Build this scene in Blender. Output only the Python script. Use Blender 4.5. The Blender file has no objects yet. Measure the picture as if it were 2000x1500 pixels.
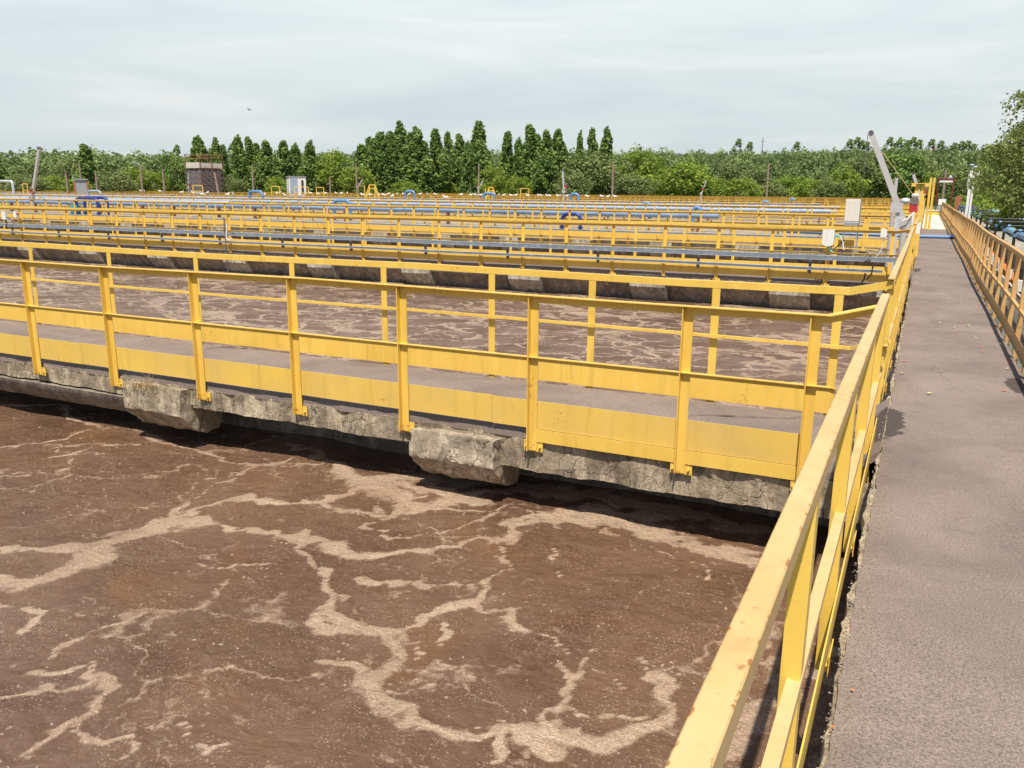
import bpy, math, random
import numpy as np
from mathutils import Vector, Matrix, noise
R = math.radians
random.seed(7); rng = np.random.default_rng(7)
sc = bpy.context.scene
C = sc.collection

# ------------------------------------------------------------------ camera
EYE = Vector((0, 0, 1.83)); FPX = 1628.58
yaw, pitch, roll = R(25.842), R(13.159), R(0.466)
fwd0 = Vector((-math.sin(yaw), math.cos(yaw), 0)); right0 = Vector((math.cos(yaw), math.sin(yaw), 0)); up0 = Vector((0, 0, 1))
FW = fwd0*math.cos(pitch) - up0*math.sin(pitch); u_ = up0*math.cos(pitch) + fwd0*math.sin(pitch)
RT = right0*math.cos(roll) + u_*math.sin(roll); UP = u_*math.cos(roll) - right0*math.sin(roll)
cam = bpy.data.cameras.new('camera'); camo = bpy.data.objects.new('camera', cam); C.objects.link(camo)
m4 = Matrix((RT, UP, -FW)).transposed().to_4x4(); m4.translation = EYE; camo.matrix_world = m4
cam.sensor_width = 36; cam.lens = 36*FPX/2000; cam.clip_end = 5000; cam.clip_start = 0.05
sc.camera = camo
def ray(px, py): return FW*FPX + RT*(px-1000) - UP*(py-750)
def atz(px, py, z): d = ray(px, py); return EYE + d*((z-EYE.z)/d.z)
def aty(px, py, y): d = ray(px, py); return EYE + d*(y/d.y)

# ------------------------------------------------------------------ world
SUN = Vector((0.15, -0.48, 1.0)).normalized()
elev = math.asin(SUN.z); az = math.atan2(SUN.x, SUN.y)
w = bpy.data.worlds.new("World"); sc.world = w; w.use_nodes = True
nt = w.node_tree; nt.nodes.clear()
def N(t, **k):
    n = nt.nodes.new(t)
    for a, b in k.items(): setattr(n, a, b)
    return n
L = lambda a, b: nt.links.new(a, b)
out = N('ShaderNodeOutputWorld'); mix = N('ShaderNodeMixShader')
sky = N('ShaderNodeTexSky', sky_type='NISHITA', sun_disc=False, sun_elevation=elev, sun_rotation=az)
bg1 = N('ShaderNodeBackground'); bg1.inputs[1].default_value = 0.08; L(sky.outputs[0], bg1.inputs[0])
tc = N('ShaderNodeTexCoord'); sep = N('ShaderNodeSeparateXYZ'); L(tc.outputs['Generated'], sep.inputs[0])
mp = N('ShaderNodeMapping'); mp.inputs['Scale'].default_value = (1.3, 1.3, 11); mp.inputs['Rotation'].default_value = (0.03, 0.02, 0.4); L(tc.outputs['Generated'], mp.inputs[0])
n1 = N('ShaderNodeTexNoise'); n1.inputs['Scale'].default_value = 1.7; n1.inputs['Detail'].default_value = 5; n1.inputs['Roughness'].default_value = .55; n1.inputs['Distortion'].default_value = .5; L(mp.outputs[0], n1.inputs[0])
cr = N('ShaderNodeValToRGB'); e = cr.color_ramp
e.elements[0].position = .30; e.elements[0].color = (.50, .575, .60, 1); e.elements[1].position = .74; e.elements[1].color = (.70, .72, .71, 1)
x = e.elements.new(.5); x.color = (.575, .635, .645, 1)
L(n1.outputs[0], cr.inputs[0])
# clouds brighten with height
mr = N('ShaderNodeMapRange'); mr.inputs[1].default_value = 0; mr.inputs[2].default_value = .24; mr.inputs[3].default_value = .90; mr.inputs[4].default_value = 1.16; L(sep.outputs[2], mr.inputs[0])
bg2 = N('ShaderNodeBackground'); L(cr.outputs[0], bg2.inputs[0]); L(mr.outputs[0], bg2.inputs[1])
m2 = N('ShaderNodeMapRange'); m2.interpolation_type = 'SMOOTHSTEP'; m2.inputs[1].default_value = .25; m2.inputs[2].default_value = .42; m2.inputs[3].default_value = 1.; m2.inputs[4].default_value = .06; L(sep.outputs[2], m2.inputs[0])
m3 = N('ShaderNodeMapRange'); m3.interpolation_type = 'SMOOTHSTEP'; m3.inputs[1].default_value = -.25; m3.inputs[2].default_value = .35; m3.inputs[3].default_value = .12; m3.inputs[4].default_value = 1; L(sep.outputs[1], m3.inputs[0])
mm = N('ShaderNodeMath', operation='MULTIPLY'); L(m2.outputs[0], mm.inputs[0]); L(m3.outputs[0], mm.inputs[1]); L(mm.outputs[0], mix.inputs[0]); L(bg1.outputs[0], mix.inputs[1]); L(bg2.outputs[0], mix.inputs[2]); L(mix.outputs[0], out.inputs[0])
sl = bpy.data.lights.new('sun', 'SUN'); sl.energy = 5.0; sl.angle = R(0.6); sl.color = (1, .93, .82)
so = bpy.data.objects.new('sun', sl); C.objects.link(so); so.rotation_euler = SUN.to_track_quat('Z', 'Y').to_euler(); so.location = (0, -20, 40)
sc.view_settings.view_transform = 'Standard'; sc.view_settings.look = 'None'; sc.view_settings.exposure = 0.31; sc.view_settings.gamma = 1
sc.cycles.max_bounces = 5; sc.cycles.diffuse_bounces = 3; sc.cycles.glossy_bounces = 2; sc.cycles.transparent_max_bounces = 4

# ------------------------------------------------------------------ materials
class Mat:
    def __init__(s, name, rough=.6, metallic=0):
        s.m = bpy.data.materials.new(name); s.m.use_nodes = True; s.t = s.m.node_tree
        s.b = s.t.nodes['Principled BSDF']; s.b.inputs['Roughness'].default_value = rough; s.b.inputs['Metallic'].default_value = metallic
        s.tc = s.t.nodes.new('ShaderNodeTexCoord'); s.geo = s.t.nodes.new('ShaderNodeNewGeometry')
        s.P = s.geo.outputs['Position']
    def n(s, t, **k):
        n = s.t.nodes.new(t)
        for a, b in k.items(): setattr(n, a, b)
        return n
    def l(s, a, b): s.t.links.new(a, b)
    def noise(s, scale, detail=4, rough=.55, dist=0, vec=None, mapscale=None):
        n = s.n('ShaderNodeTexNoise'); n.inputs['Scale'].default_value = scale; n.inputs['Detail'].default_value = detail
        n.inputs['Roughness'].default_value = rough; n.inputs['Distortion'].default_value = dist
        v = vec or s.P
        if mapscale:
            mp = s.n('ShaderNodeMapping'); mp.inputs['Scale'].default_value = mapscale; s.l(v, mp.inputs[0]); v = mp.outputs[0]
        s.l(v, n.inputs['Vector']); return n.outputs[0]
    def voro(s, scale, feature='F1', vec=None):
        n = s.n('ShaderNodeTexVoronoi', feature=feature); n.inputs['Scale'].default_value = scale; s.l(vec or s.P, n.inputs['Vector']); return n.outputs['Distance']
    def ramp(s, v, stops):
        r = s.n('ShaderNodeValToRGB'); e = r.color_ramp
        while len(e.elements) < len(stops): e.elements.new(.5)
        for el, (p, c) in zip(e.elements, stops):
            el.position = p; el.color = (c, c, c, 1) if isinstance(c, (int, float)) else (*c, 1)
        s.l(v, r.inputs[0]); return r.outputs[0]
    def math(s, op, a, b=None, clamp=False):
        n = s.n('ShaderNodeMath', operation=op, use_clamp=clamp)
        for i, v in enumerate((a, b)):
            if v is None: continue
            if isinstance(v, (int, float)): n.inputs[i].default_value = v
            else: s.l(v, n.inputs[i])
        return n.outputs[0]
    def mix(s, f, a, b, mode='MIX'):
        n = s.n('ShaderNodeMix', data_type='RGBA', blend_type=mode)
        for i, v in ((0, f), (6, a), (7, b)):
            if isinstance(v, (int, float)): n.inputs[i].default_value = v
            elif isinstance(v, tuple): n.inputs[i].default_value = (*v, 1)
            else: s.l(v, n.inputs[i])
        return n.outputs[2]
    def color(s, v):
        if isinstance(v, tuple): s.b.inputs['Base Color'].default_value = (*v, 1)
        else: s.l(v, s.b.inputs['Base Color'])
    def bump(s, h, strength=.4, dist=.01, prev=None):
        n = s.n('ShaderNodeBump'); n.inputs['Strength'].default_value = strength; n.inputs['Distance'].default_value = dist
        s.l(h, n.inputs['Height'])
        if prev is not None: s.l(prev, n.inputs['Normal'])
        s.l(n.outputs[0], s.b.inputs['Normal']); return n.outputs[0]
M = {}
def paint(name, base, dark, rust=.35, rough=.42, rustcol=(.30, .10, .03), thr=.66):
    a = Mat(name, rough)
    c = a.mix(a.ramp(a.noise(1.1, 5, .6), [(.35, 0.), (.7, 1.)]), base, dark)
    # faded vertical streaks and brighter touch-up patches
    c = a.mix(a.math('MULTIPLY', a.ramp(a.noise(6, 3, .5, 0, None, (1, 1, .12)), [(.5, 0.), (.75, 1.)]), .3), c, tuple(min(1, v*1.15+.04) for v in base))
    c = a.mix(a.math('MULTIPLY', a.ramp(a.noise(11, 4, .6, 0, None, (1, 1, .1)), [(.54, 0.), (.72, 1.)]), .32), c, tuple(v*.55 for v in dark))
    big = a.noise(34, 6, .75); loc = a.noise(2.3, 3, .6)
    rf = a.math('ADD', a.math('MULTIPLY', big, .62), a.math('MULTIPLY', loc, .38))
    rf = a.ramp(rf, [(thr-.06, 0.), (thr-.03, 1.)])
    c = a.mix(a.math('MULTIPLY', rf, rust*2, True), c, rustcol)
    ed = a.math('MULTIPLY', a.n('ShaderNodeAttribute', attribute_name='edge').outputs['Fac'], a.ramp(a.noise(26, 5, .7), [(.50, 0.), (.60, 1.)]))
    ed = a.ramp(a.math('ADD', ed, a.math('MULTIPLY', a.math('SUBTRACT', a.noise(90, 3, .6), .5), .5)), [(.62, 0.), (.76, .85)])
    c = a.mix(ed, c, a.mix(a.noise(60, 3), (.45, .17, .03), (.24, .08, .02)))
    a.color(c); a.bump(a.noise(55, 3), .15, .004); M[name] = a.m; return a
paint('yellow_paint', (.80, .535, .105), (.72, .45, .075))
paint('yellow_faded', (.60, .37, .14), (.50, .29, .10), rough=.65)
paint('yellow_top', (.66, .445, .21), (.60, .38, .15), rough=.5)
paint('yellow_plate', (.66, .44, .12), (.80, .53, .085), rough=.5, thr=.68)
paint('orange_paint', (.75, .2, .03), (.55, .15, .03), rough=.6)
paint('blue_paint', (.14, .27, .48), (.09, .19, .38), thr=.75)
paint('sky_blue_paint', (.27, .38, .54), (.19, .30, .47), rough=.3, thr=.75)
paint('dark_blue_paint', (.025, .05, .28), (.02, .04, .2), thr=.78)
paint('pale_pipe_paint', (.36, .43, .53), (.28, .35, .45), thr=.72)
paint('light_blue_paint', (.25, .5, .68), (.15, .4, .6), thr=.72)
paint('teal_paint', (.02, .25, .28), (.02, .2, .22), thr=.78)
paint('red_paint', (.5, .03, .04), (.35, .02, .03), thr=.78)
paint('maroon_paint', (.2, .03, .03), (.14, .02, .02), thr=.75)
paint('white_paint', (.8, .8, .76), (.72, .71, .66), rust=.1, thr=.74)
paint('cream_paint', (.72, .69, .6), (.66, .63, .55), rust=.1, thr=.75)
paint('rusty_metal', (.25, .12, .07), (.15, .08, .05), thr=.55)
def simple(name, c, rough=.6, metallic=0, var=.15):
    a = Mat(name, rough, metallic)
    a.color(a.mix(a.ramp(a.noise(7, 5, .6), [(.3, 0.), (.7, 1.)]), tuple(v*(1-var) for v in c), tuple(min(1, v*(1+var)) for v in c)))
    a.bump(a.noise(40, 3), .1, .003); M[name] = a.m
simple('galvanised', (.42, .47, .52), .42, .55); simple('bright_galvanised', (.58, .63, .67), .45, .35); simple('dark_bracket', (.10, .10, .11), .6)
simple('aluminium', (.58, .56, .55), .45, .35, .06); simple('black_rubber', (.015, .015, .017), .5); simple('gull_white', (.8, .78, .75), .8, 0, .05)
simple('bird_dark', (.03, .03, .03), .8); simple('rope', (.45, .33, .18), .9); simple('bark', (.16, .11, .08), .95, 0, .4); simple('wood_pole', (.27, .20, .16), .9, 0, .25)
simple('dark_wood', (.13, .10, .085), .9, 0, .3); simple('sheet_grey', (.30, .32, .34), .6, 0, .2); simple('brick_red', (.38, .13, .07), .85, 0, .3)
simple('dry_leaf', (.5, .5, .18), .8, 0, .3); simple('rust_flake', (.65, .16, .03), .8); simple('white_hose', (.75, .74, .7), .5, 0, .05); simple('window_dark', (.03, .03, .035), .2)
simple('net_fabric', (.19, .155, .135), .95, 0, .45); simple('clear_blue_hose', (.1, .55, .6), .4)

_p, _q = atz(1724, 822, 0), atz(1791, 527, 0); STAINS_AND_LEAF_SHADOW = [(_p.x-.02, _p.y, .20, .60), (_q.x, _q.y, .09, .55), (atz(1985, 752, 0).x, atz(1985, 752, 0).y, .10, .35)]  # floor stains; the last entry paints a leafy plant's shadow into the asphalt
a = Mat('asphalt', .88)
base = a.ramp(a.noise(.9, 5, .62, .6), [(.28, (.152, .118, .102)), (.5, (.212, .166, .140)), (.74, (.272, .218, .188))])
sp = a.ramp(a.math('ADD', a.math('MULTIPLY', a.noise(130, 2, .75), .75), a.math('MULTIPLY', a.noise(70, 3, .7), .25)), [(.35, .42), (.5, 1.), (.66, 1.5)]); c = a.mix(1., base, sp, 'MULTIPLY')
c = a.mix(a.math('MULTIPLY', a.ramp(a.noise(3.3, 7, .7, 1.2, None, (1, 1.7, 1)), [(.57, 0.), (.68, 1.)]), .42), c, (.13, .10, .092))
c = a.mix(a.ramp(a.noise(48, 3, .7), [(.74, 0.), (.77, 1.)]), c, (.46, .44, .41))
c = a.mix(a.ramp(a.noise(30, 4, .7), [(.72, 0.), (.76, .8)]), c, (.08, .07, .065))
cw = a.n('ShaderNodeVectorMath', operation='MULTIPLY_ADD'); cn = a.n('ShaderNodeTexNoise'); cn.inputs['Scale'].default_value = 3; cn.inputs['Detail'].default_value = 6; a.l(a.P, cn.inputs[0]); a.l(cn.outputs['Color'], cw.inputs[0]); cw.inputs[1].default_value = (.5, .5, .5); a.l(a.P, cw.inputs[2])
crk = a.ramp(a.voro(.55, 'DISTANCE_TO_EDGE', cw.outputs[0]), [(.0, 1.), (.006, 0.)])
crk = a.math('MULTIPLY', crk, a.ramp(a.noise(.8, 2), [(.5, 0.), (.6, .7)]))
c = a.mix(crk, c, (.09, .07, .065))
for cx_, cy_, rx, ry in STAINS_AND_LEAF_SHADOW:
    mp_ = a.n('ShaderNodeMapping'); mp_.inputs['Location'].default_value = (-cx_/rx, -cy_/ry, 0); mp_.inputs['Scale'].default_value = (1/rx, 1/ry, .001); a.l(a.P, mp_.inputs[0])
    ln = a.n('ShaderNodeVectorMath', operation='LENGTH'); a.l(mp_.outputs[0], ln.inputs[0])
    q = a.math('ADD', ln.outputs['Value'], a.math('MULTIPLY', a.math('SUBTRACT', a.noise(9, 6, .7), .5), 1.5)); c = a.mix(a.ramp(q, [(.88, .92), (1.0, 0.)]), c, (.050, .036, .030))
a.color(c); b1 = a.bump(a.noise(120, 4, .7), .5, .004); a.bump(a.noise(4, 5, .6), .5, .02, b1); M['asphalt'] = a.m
a = Mat('dark_asphalt', .6); a.color(a.mix(a.noise(130, 3, .7), (.05, .038, .036), (.10, .078, .073))); a.bump(a.noise(120, 4, .7), .5, .004); M['dark_asphalt'] = a.m
a = Mat('pale_concrete', .85); a.color(a.mix(a.ramp(a.noise(2.5, 6, .65, 0, None, (1, .3, 1)), [(.35, 0.), (.65, 1.)]), (.52, .47, .40), (.68, .64, .55))); a.bump(a.noise(60, 3), .3, .004); M['pale_concrete'] = a.m

def concrete(name, lo, hi, moss=.5):
    a = Mat(name, .92)
    c = a.ramp(a.noise(1.9, 8, .7, .8), [(.30, lo), (.5, tuple((p+q)/2 for p, q in zip(lo, hi))), (.68, hi)])
    c = a.mix(a.math('MULTIPLY', a.ramp(a.noise(8, 6, .7, 0, None, (1, 1, .25)), [(.48, 0.), (.62, 1.)]), .75), c, tuple(min(1, v*1.45) for v in hi))
    c = a.mix(a.math('MULTIPLY', a.ramp(a.noise(5.5, 7, .75, 1.), [(.53, 0.), (.63, 1.)]), moss), c, (.075, .065, .045))
    c = a.mix(a.ramp(a.noise(45, 4, .8), [(.60, 0.), (.70, .55)]), c, (.05, .045, .035))
    wv = a.n('ShaderNodeVectorMath', operation='MULTIPLY_ADD'); wn = a.n('ShaderNodeTexNoise'); wn.inputs['Scale'].default_value = 5; wn.inputs['Detail'].default_value = 5; a.l(a.P, wn.inputs[0])
    a.l(wn.outputs['Color'], wv.inputs[0]); wv.inputs[1].default_value = (.3, .3, .3); a.l(a.P, wv.inputs[2])
    cr_ = a.ramp(a.voro(5.2, 'DISTANCE_TO_EDGE', wv.outputs[0]), [(.0, 1.), (.022, 0.)])
    cr_ = a.math('MULTIPLY', cr_, a.ramp(a.noise(2.2, 3), [(.42, 0.), (.56, 1.)]))
    c = a.mix(a.math('MULTIPLY', cr_, .85), c, (.035, .03, .02))
    a.color(c); h = a.math('SUBTRACT', a.noise(17, 8, .72), a.math('MULTIPLY', cr_, .5)); a.bump(h, .8, .03); M[name] = a.m
concrete('old_concrete', (.18, .135, .085), (.43, .355, .25))
concrete('wet_concrete', (.14, .11, .085), (.30, .25, .20), .5)
concrete('pale_old_concrete', (.20, .175, .14), (.43, .39, .33), .45)
concrete('block_concrete', (.22, .175, .12), (.48, .40, .295), .5)

# sludge water: brown liquid with foam streams; foam is a real pattern of froth on the surface
a = Mat('sludge_water', .18)
at = a.n('ShaderNodeAttribute', attribute_name='foam')
wv = a.n('ShaderNodeVectorMath', operation='MULTIPLY_ADD'); wn = a.n('ShaderNodeTexNoise'); wn.inputs['Scale'].default_value = 1.1; wn.inputs['Detail'].default_value = 6; wn.inputs['Roughness'].default_value = .6; a.l(a.P, wn.inputs[0])
a.l(wn.outputs['Color'], wv.inputs[0]); wv.inputs[1].default_value = (1.5, 1.5, 0); a.l(a.P, wv.inputs[2]); W = wv.outputs[0]
def ridge(scale, width, det=3, mp=None):
    n = a.noise(scale, det, .5, .4, W, mp); d = a.math('ABSOLUTE', a.math('SUBTRACT', n, .5)); return a.math('SUBTRACT', 1., a.math('DIVIDE', d, width), True)
r1 = a.math('MULTIPLY', a.n('ShaderNodeAttribute', attribute_name='far_foam_sheen').outputs['Fac'], a.math('MULTIPLY', ridge(.55, .036, 4, (.55, 1, 1)), a.ramp(a.noise(.5, 3), [(.34, 0.), (.48, .95)])))
r2 = a.math('MULTIPLY', ridge(1.5, .05, 4, (.7, 1, 1)), a.ramp(a.noise(.9, 3), [(.40, 0.), (.55, .75)]))
wv2 = a.n('ShaderNodeVectorMath', operation='MULTIPLY_ADD'); wn2 = a.n('ShaderNodeTexNoise'); wn2.inputs['Scale'].default_value = 2.2; wn2.inputs['Detail'].default_value = 6; wn2.inputs['Roughness'].default_value = .62; a.l(a.P, wn2.inputs[0])
a.l(wn2.outputs['Color'], wv2.inputs[0]); wv2.inputs[1].default_value = (.75, .75, 0); a.l(a.P, wv2.inputs[2])
wm = a.n('ShaderNodeMapping'); wm.inputs['Scale'].default_value = (.8, 1.25, 0); a.l(wv2.outputs[0], wm.inputs[0])
web = a.math('MULTIPLY', 1.25, a.math('MULTIPLY', a.math('SUBTRACT', 1., a.math('DIVIDE', a.voro(1.15, 'DISTANCE_TO_EDGE', wm.outputs[0]), .075), True), a.ramp(a.noise(.75, 4), [(.38, 0.), (.52, .8)])))
web2 = a.math('MULTIPLY', a.math('SUBTRACT', 1., a.math('DIVIDE', a.voro(3.1, 'DISTANCE_TO_EDGE', wm.outputs[0]), .05), True), a.ramp(a.noise(1.4, 4), [(.48, 0.), (.60, .6)]))
auto = a.math('MULTIPLY', a.math('MAXIMUM', a.math('MAXIMUM', r1, r2), a.math('MAXIMUM', web, web2)), a.n('ShaderNodeAttribute', attribute_name='auto').outputs['Fac'])
fine = a.noise(7, 8, .72, .6, None)
f0 = a.math('MAXIMUM', at.outputs['Fac'], auto)
fv = a.math('ADD', f0, a.math('MULTIPLY', a.math('SUBTRACT', fine, .5), 1.5))
foam = a.ramp(fv, [(.32, 0.), (.45, .42), (.60, .8), (1., 1.)])
flv = a.n('ShaderNodeVectorMath', operation='MULTIPLY_ADD'); fln = a.n('ShaderNodeTexNoise'); fln.inputs['Scale'].default_value = 14; fln.inputs['Detail'].default_value = 4; a.l(a.P, fln.inputs[0]); a.l(fln.outputs['Color'], flv.inputs[0]); flv.inputs[1].default_value = (.07, .07, 0); a.l(a.P, flv.inputs[2])
fleck = a.math('MULTIPLY', a.ramp(a.voro(13, 'F1', flv.outputs[0]), [(.10, 1.), (.20, 0.)]), a.ramp(a.noise(1.6, 5, .7), [(.50, 0.), (.58, .9)]))
fleck2 = a.math('MULTIPLY', a.ramp(a.voro(42, 'F1'), [(.15, 1.), (.3, 0.)]), a.ramp(a.noise(2.7, 5, .7), [(.44, 0.), (.54, .65)]))
fa = a.math('MAXIMUM', foam, a.math('MAXIMUM', fleck, fleck2))
cw_ = a.mix(a.ramp(a.noise(.45, 4, .6, .8), [(.35, 0.), (.65, 1.)]), (.094, .047, .025), (.158, .088, .052))
far_foam_sheen = a.math('MULTIPLY', a.n('ShaderNodeAttribute', attribute_name='far_foam_sheen').outputs['Fac'], a.ramp(a.noise(1.1, 6, .65, 1.2, W, (.45, 1, 1)), [(.46, 0.), (.66, .34)]))  # pale tint paints the sky's grazing reflection into the far water colour
cw_ = a.mix(far_foam_sheen, cw_, (.37, .29, .25))
cw_ = a.mix(a.math('MULTIPLY', a.ramp(a.noise(2.2, 6, .65, 1.5, None, (1, 1.8, 1)), [(.4, 0.), (.7, 1.)]), .3), cw_, (.22, .14, .10))
cw_ = a.mix(a.math('MULTIPLY', a.ramp(a.noise(18, 5, .7, 1., W, (.6, 1.5, 1)), [(.45, 0.), (.68, 1.)]), .45), cw_, (.235, .15, .105))
cw_ = a.mix(a.math('MULTIPLY', a.ramp(a.noise(.8, 4, .6, 1.), [(.55, 0.), (.70, 1.)]), .5), cw_, (.17, .085, .03))
bub = a.voro(60, 'F1'); bub2 = a.voro(130, 'F1')
cf = a.mix(a.ramp(a.noise(1.3, 4), [(.3, 0.), (.7, 1.)]), (.37, .255, .165), (.52, .385, .265))
cf = a.mix(a.ramp(bub, [(.35, 0.), (.7, .35)]), cf, (.24, .15, .105))
cf = a.mix(a.ramp(a.noise(30, 4, .7), [(.45, 0.), (.62, .45)]), cf, (.24, .15, .105))
cf = a.mix(a.ramp(a.voro(75, 'F1'), [(.12, .9), (.22, 0.)]), cf, (.95, .92, .88))  # white dots paint bubble glints into the foam colour
a.color(a.mix(fa, cw_, cf))
a.l(a.ramp(fa, [(0., .05), (1., .35)]), a.b.inputs['Roughness'])
hb = a.math('ADD', a.math('MULTIPLY', a.noise(2.2, 6, .6, 1.2, None, (1, 1.5, 1)), 1.), a.math('MULTIPLY', a.noise(11, 5, .65, .8, None, (1, 1.7, 1)), .34))
hb = a.math('ADD', hb, a.math('MULTIPLY', a.noise(24, 4, .65, 1., W, (.55, 1.3, 1)), .13)); nb = a.bump(hb, .62, .085)
hf = a.math('MULTIPLY', fa, a.math('SUBTRACT', 1.3, a.math('ADD', bub, a.math('MULTIPLY', bub2, .5)))); a.bump(hf, .35, .012, nb)
a.b.inputs['IOR'].default_value = 1.45; M['sludge_water'] = a.m
a = Mat('froth', .06); a.color((.42, .31, .23)); a.b.inputs['Specular IOR Level'].default_value = .9; a.b.inputs['Coat Weight'].default_value = .6; M['froth'] = a.m
a = Mat('grey_channel_water', .12); a.color(a.mix(a.ramp(a.noise(3, 5, .6, 1, None, (3, 1, 1)), [(.4, 0.), (.6, 1.)]), (.10, .105, .08), (.28, .28, .24))); a.bump(a.noise(6, 5, .6, 1, None, (2, 1, 1)), .6, .06); M['grey_channel_water'] = a.m
a = Mat('grass_ground', .95); a.color(a.mix(a.ramp(a.noise(.12, 8, .7), [(.3, 0.), (.7, 1.)]), (.06, .09, .02), (.16, .18, .05))); a.bump(a.noise(5, 5), .8, .1); M['grass_ground'] = a.m

def foliage(name, dark, light, trans=.35):
    a = Mat(name, .65)
    at = a.n('ShaderNodeAttribute', attribute_name='tone')
    c = a.mix(at.outputs['Fac'], dark, light); a.color(c); a.b.inputs['Specular IOR Level'].default_value = .25
    tr = a.n('ShaderNodeBsdfTranslucent'); a.l(a.mix(.5, c, light), tr.inputs[0]); ms = a.n('ShaderNodeMixShader'); ms.inputs[0].default_value = trans
    a.l(a.b.outputs[0], ms.inputs[1]); a.l(tr.outputs[0], ms.inputs[2]); a.l(ms.outputs[0], a.t.nodes['Material Output'].inputs[0]); M[name] = a.m
foliage('poplar_leaves', (.075, .14, .035), (.30, .42, .11)); foliage('bright_leaves', (.11, .18, .025), (.34, .44, .07)); foliage('olive_leaves', (.10, .15, .045), (.30, .35, .13))
foliage('forest_leaves', (.09, .145, .05), (.27, .35, .13)); foliage('near_leaves', (.10, .14, .035), (.36, .42, .13)); foliage('dry_grass', (.35, .25, .12), (.6, .5, .3))

# ------------------------------------------------------------------ mesh helpers
class MB:
    def __init__(s): s.v = []; s.f = []
    def add(s, vs, fs):
        o = len(s.v); s.v += [tuple(p) for p in vs]; s.f += [tuple(i+o for i in f) for f in fs]
    def box(s, x0, x1, y0, y1, z0, z1):
        s.add([(x0, y0, z0), (x1, y0, z0), (x1, y1, z0), (x0, y1, z0), (x0, y0, z1), (x1, y0, z1), (x1, y1, z1), (x0, y1, z1)],
              [(3, 2, 1, 0), (4, 5, 6, 7), (0, 1, 5, 4), (1, 2, 6, 5), (2, 3, 7, 6), (3, 0, 4, 7)])
    def sweep(s, prof, path, caps=True, up=Vector((0, 0, 1))):
        """profile (u to the right of travel, v up) swept along path"""
        path = [Vector(p) for p in path]; n = len(prof); vs = []
        for i, p in enumerate(path):
            d0 = (path[i]-path[i-1]).normalized() if i else None; d1 = (path[i+1]-path[i]).normalized() if i < len(path)-1 else None
            d = (d0+d1).normalized() if d0 and d1 else (d0 or d1)
            r = d.cross(up).normalized(); k = 1.
            if d0 and d1: k = 1/max(.5, d0.cross(up).normalized().dot(r))
            uu = r.cross(d)
            vs += [p+r*(u*k)+uu*v for u, v in prof]
        fs = []
        for i in range(len(path)-1):
            for j in range(n):
                a_, b_ = i*n+j, i*n+(j+1) % n; fs.append((a_, b_, b_+n, a_+n))
        if caps: fs.append(tuple(range(n))[::-1]); fs.append(tuple(range((len(path)-1)*n, len(path)*n)))
        s.add(vs, fs)
    def bar(s, a_, b_, w_, h_=None):
        h_ = h_ or w_; a_, b_ = Vector(a_), Vector(b_); d = (b_-a_).normalized(); up = Vector((0, 0, 1)) if abs(d.z) < .95 else Vector((0, 1, 0))
        s.sweep([(-w_/2, -h_/2), (w_/2, -h_/2), (w_/2, h_/2), (-w_/2, h_/2)], [a_, b_], up=up)
    def tube(s, path, r, n=10, r2=None):
        path = [Vector(p) for p in path]; ref = Vector((0, 0, 1)); vs = []; m = len(path)
        d = (path[1]-path[0]).normalized()
        if abs(d.z) > .9: ref = Vector((0, 1, 0))
        x_ = d.cross(ref).normalized()
        for i, p in enumerate(path):
            dd = (path[min(i+1, m-1)]-path[max(i-1, 0)]).normalized(); x_ = (x_-dd*x_.dot(dd)).normalized(); y_ = dd.cross(x_)
            rr = r if r2 is None else r+(r2-r)*i/(m-1)
            vs += [p+(x_*math.cos(t*2*math.pi/n)+y_*math.sin(t*2*math.pi/n))*rr for t in range(n)]
        fs = [(i*n+j, i*n+(j+1) % n, (i+1)*n+(j+1) % n, (i+1)*n+j) for i in range(m-1) for j in range(n)]
        fs.append(tuple(range(n))[::-1]); fs.append(tuple(range((m-1)*n, m*n))); s.add(vs, fs)
    def ball(s, c, rx, ry, rz, n=10, m=7):
        vs = []; 
        for i in range(m+1):
            t = math.pi*i/m
            for j in range(n): q = 2*math.pi*j/n; vs.append((c[0]+rx*math.sin(t)*math.cos(q), c[1]+ry*math.sin(t)*math.sin(q), c[2]+rz*math.cos(t)))
        s.add(vs, [(i*n+j, (i+1)*n+j, (i+1)*n+(j+1) % n, i*n+(j+1) % n) for i in range(m) for j in range(n)])
    def mesh(s, name, mat, smooth=False):
        me = bpy.data.meshes.new(name); me.from_pydata(s.v, [], s.f); me.materials.append(M[mat]); me.validate()
        if smooth:
            me.shade_smooth()
            try: me.set_sharp_from_angle(angle=R(40))
            except Exception: pass
        me.update(); return me
    def build(s, name, mat, parent=None, smooth=False, loc=None):
        return link(name, s.mesh(name, mat, smooth), parent, loc)
def link(name, me, parent=None, loc=None):
    o = bpy.data.objects.new(name, me); C.objects.link(o)
    if parent is not None: o.parent = parent
    if loc is not None: o.location = loc
    return o
def tag(o, label=None, cat=None, group=None, kind=None):
    for k, v in (('label', label), ('category', cat), ('group', group), ('kind', kind)):
        if v: o[k] = v
    return o
def thing(name, label, cat, loc=(0, 0, 0), group=None, rz=0):
    o = bpy.data.objects.new(name, None); C.objects.link(o); o.location = loc; o.rotation_euler = (0, 0, rz); o.empty_display_size = .2
    return tag(o, label, cat, group)
def copy_tree(o, parent=None):
    c = o.copy(); C.objects.link(c); c.parent = parent
    for ch in list(o.children): copy_tree(ch, c)
    return c
def struct(name, mb, mat, smooth=False): return tag(mb.build(name, mat, None, smooth), kind='structure')
def box(*a_):
    m_ = MB(); m_.box(*a_); return m_
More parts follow.
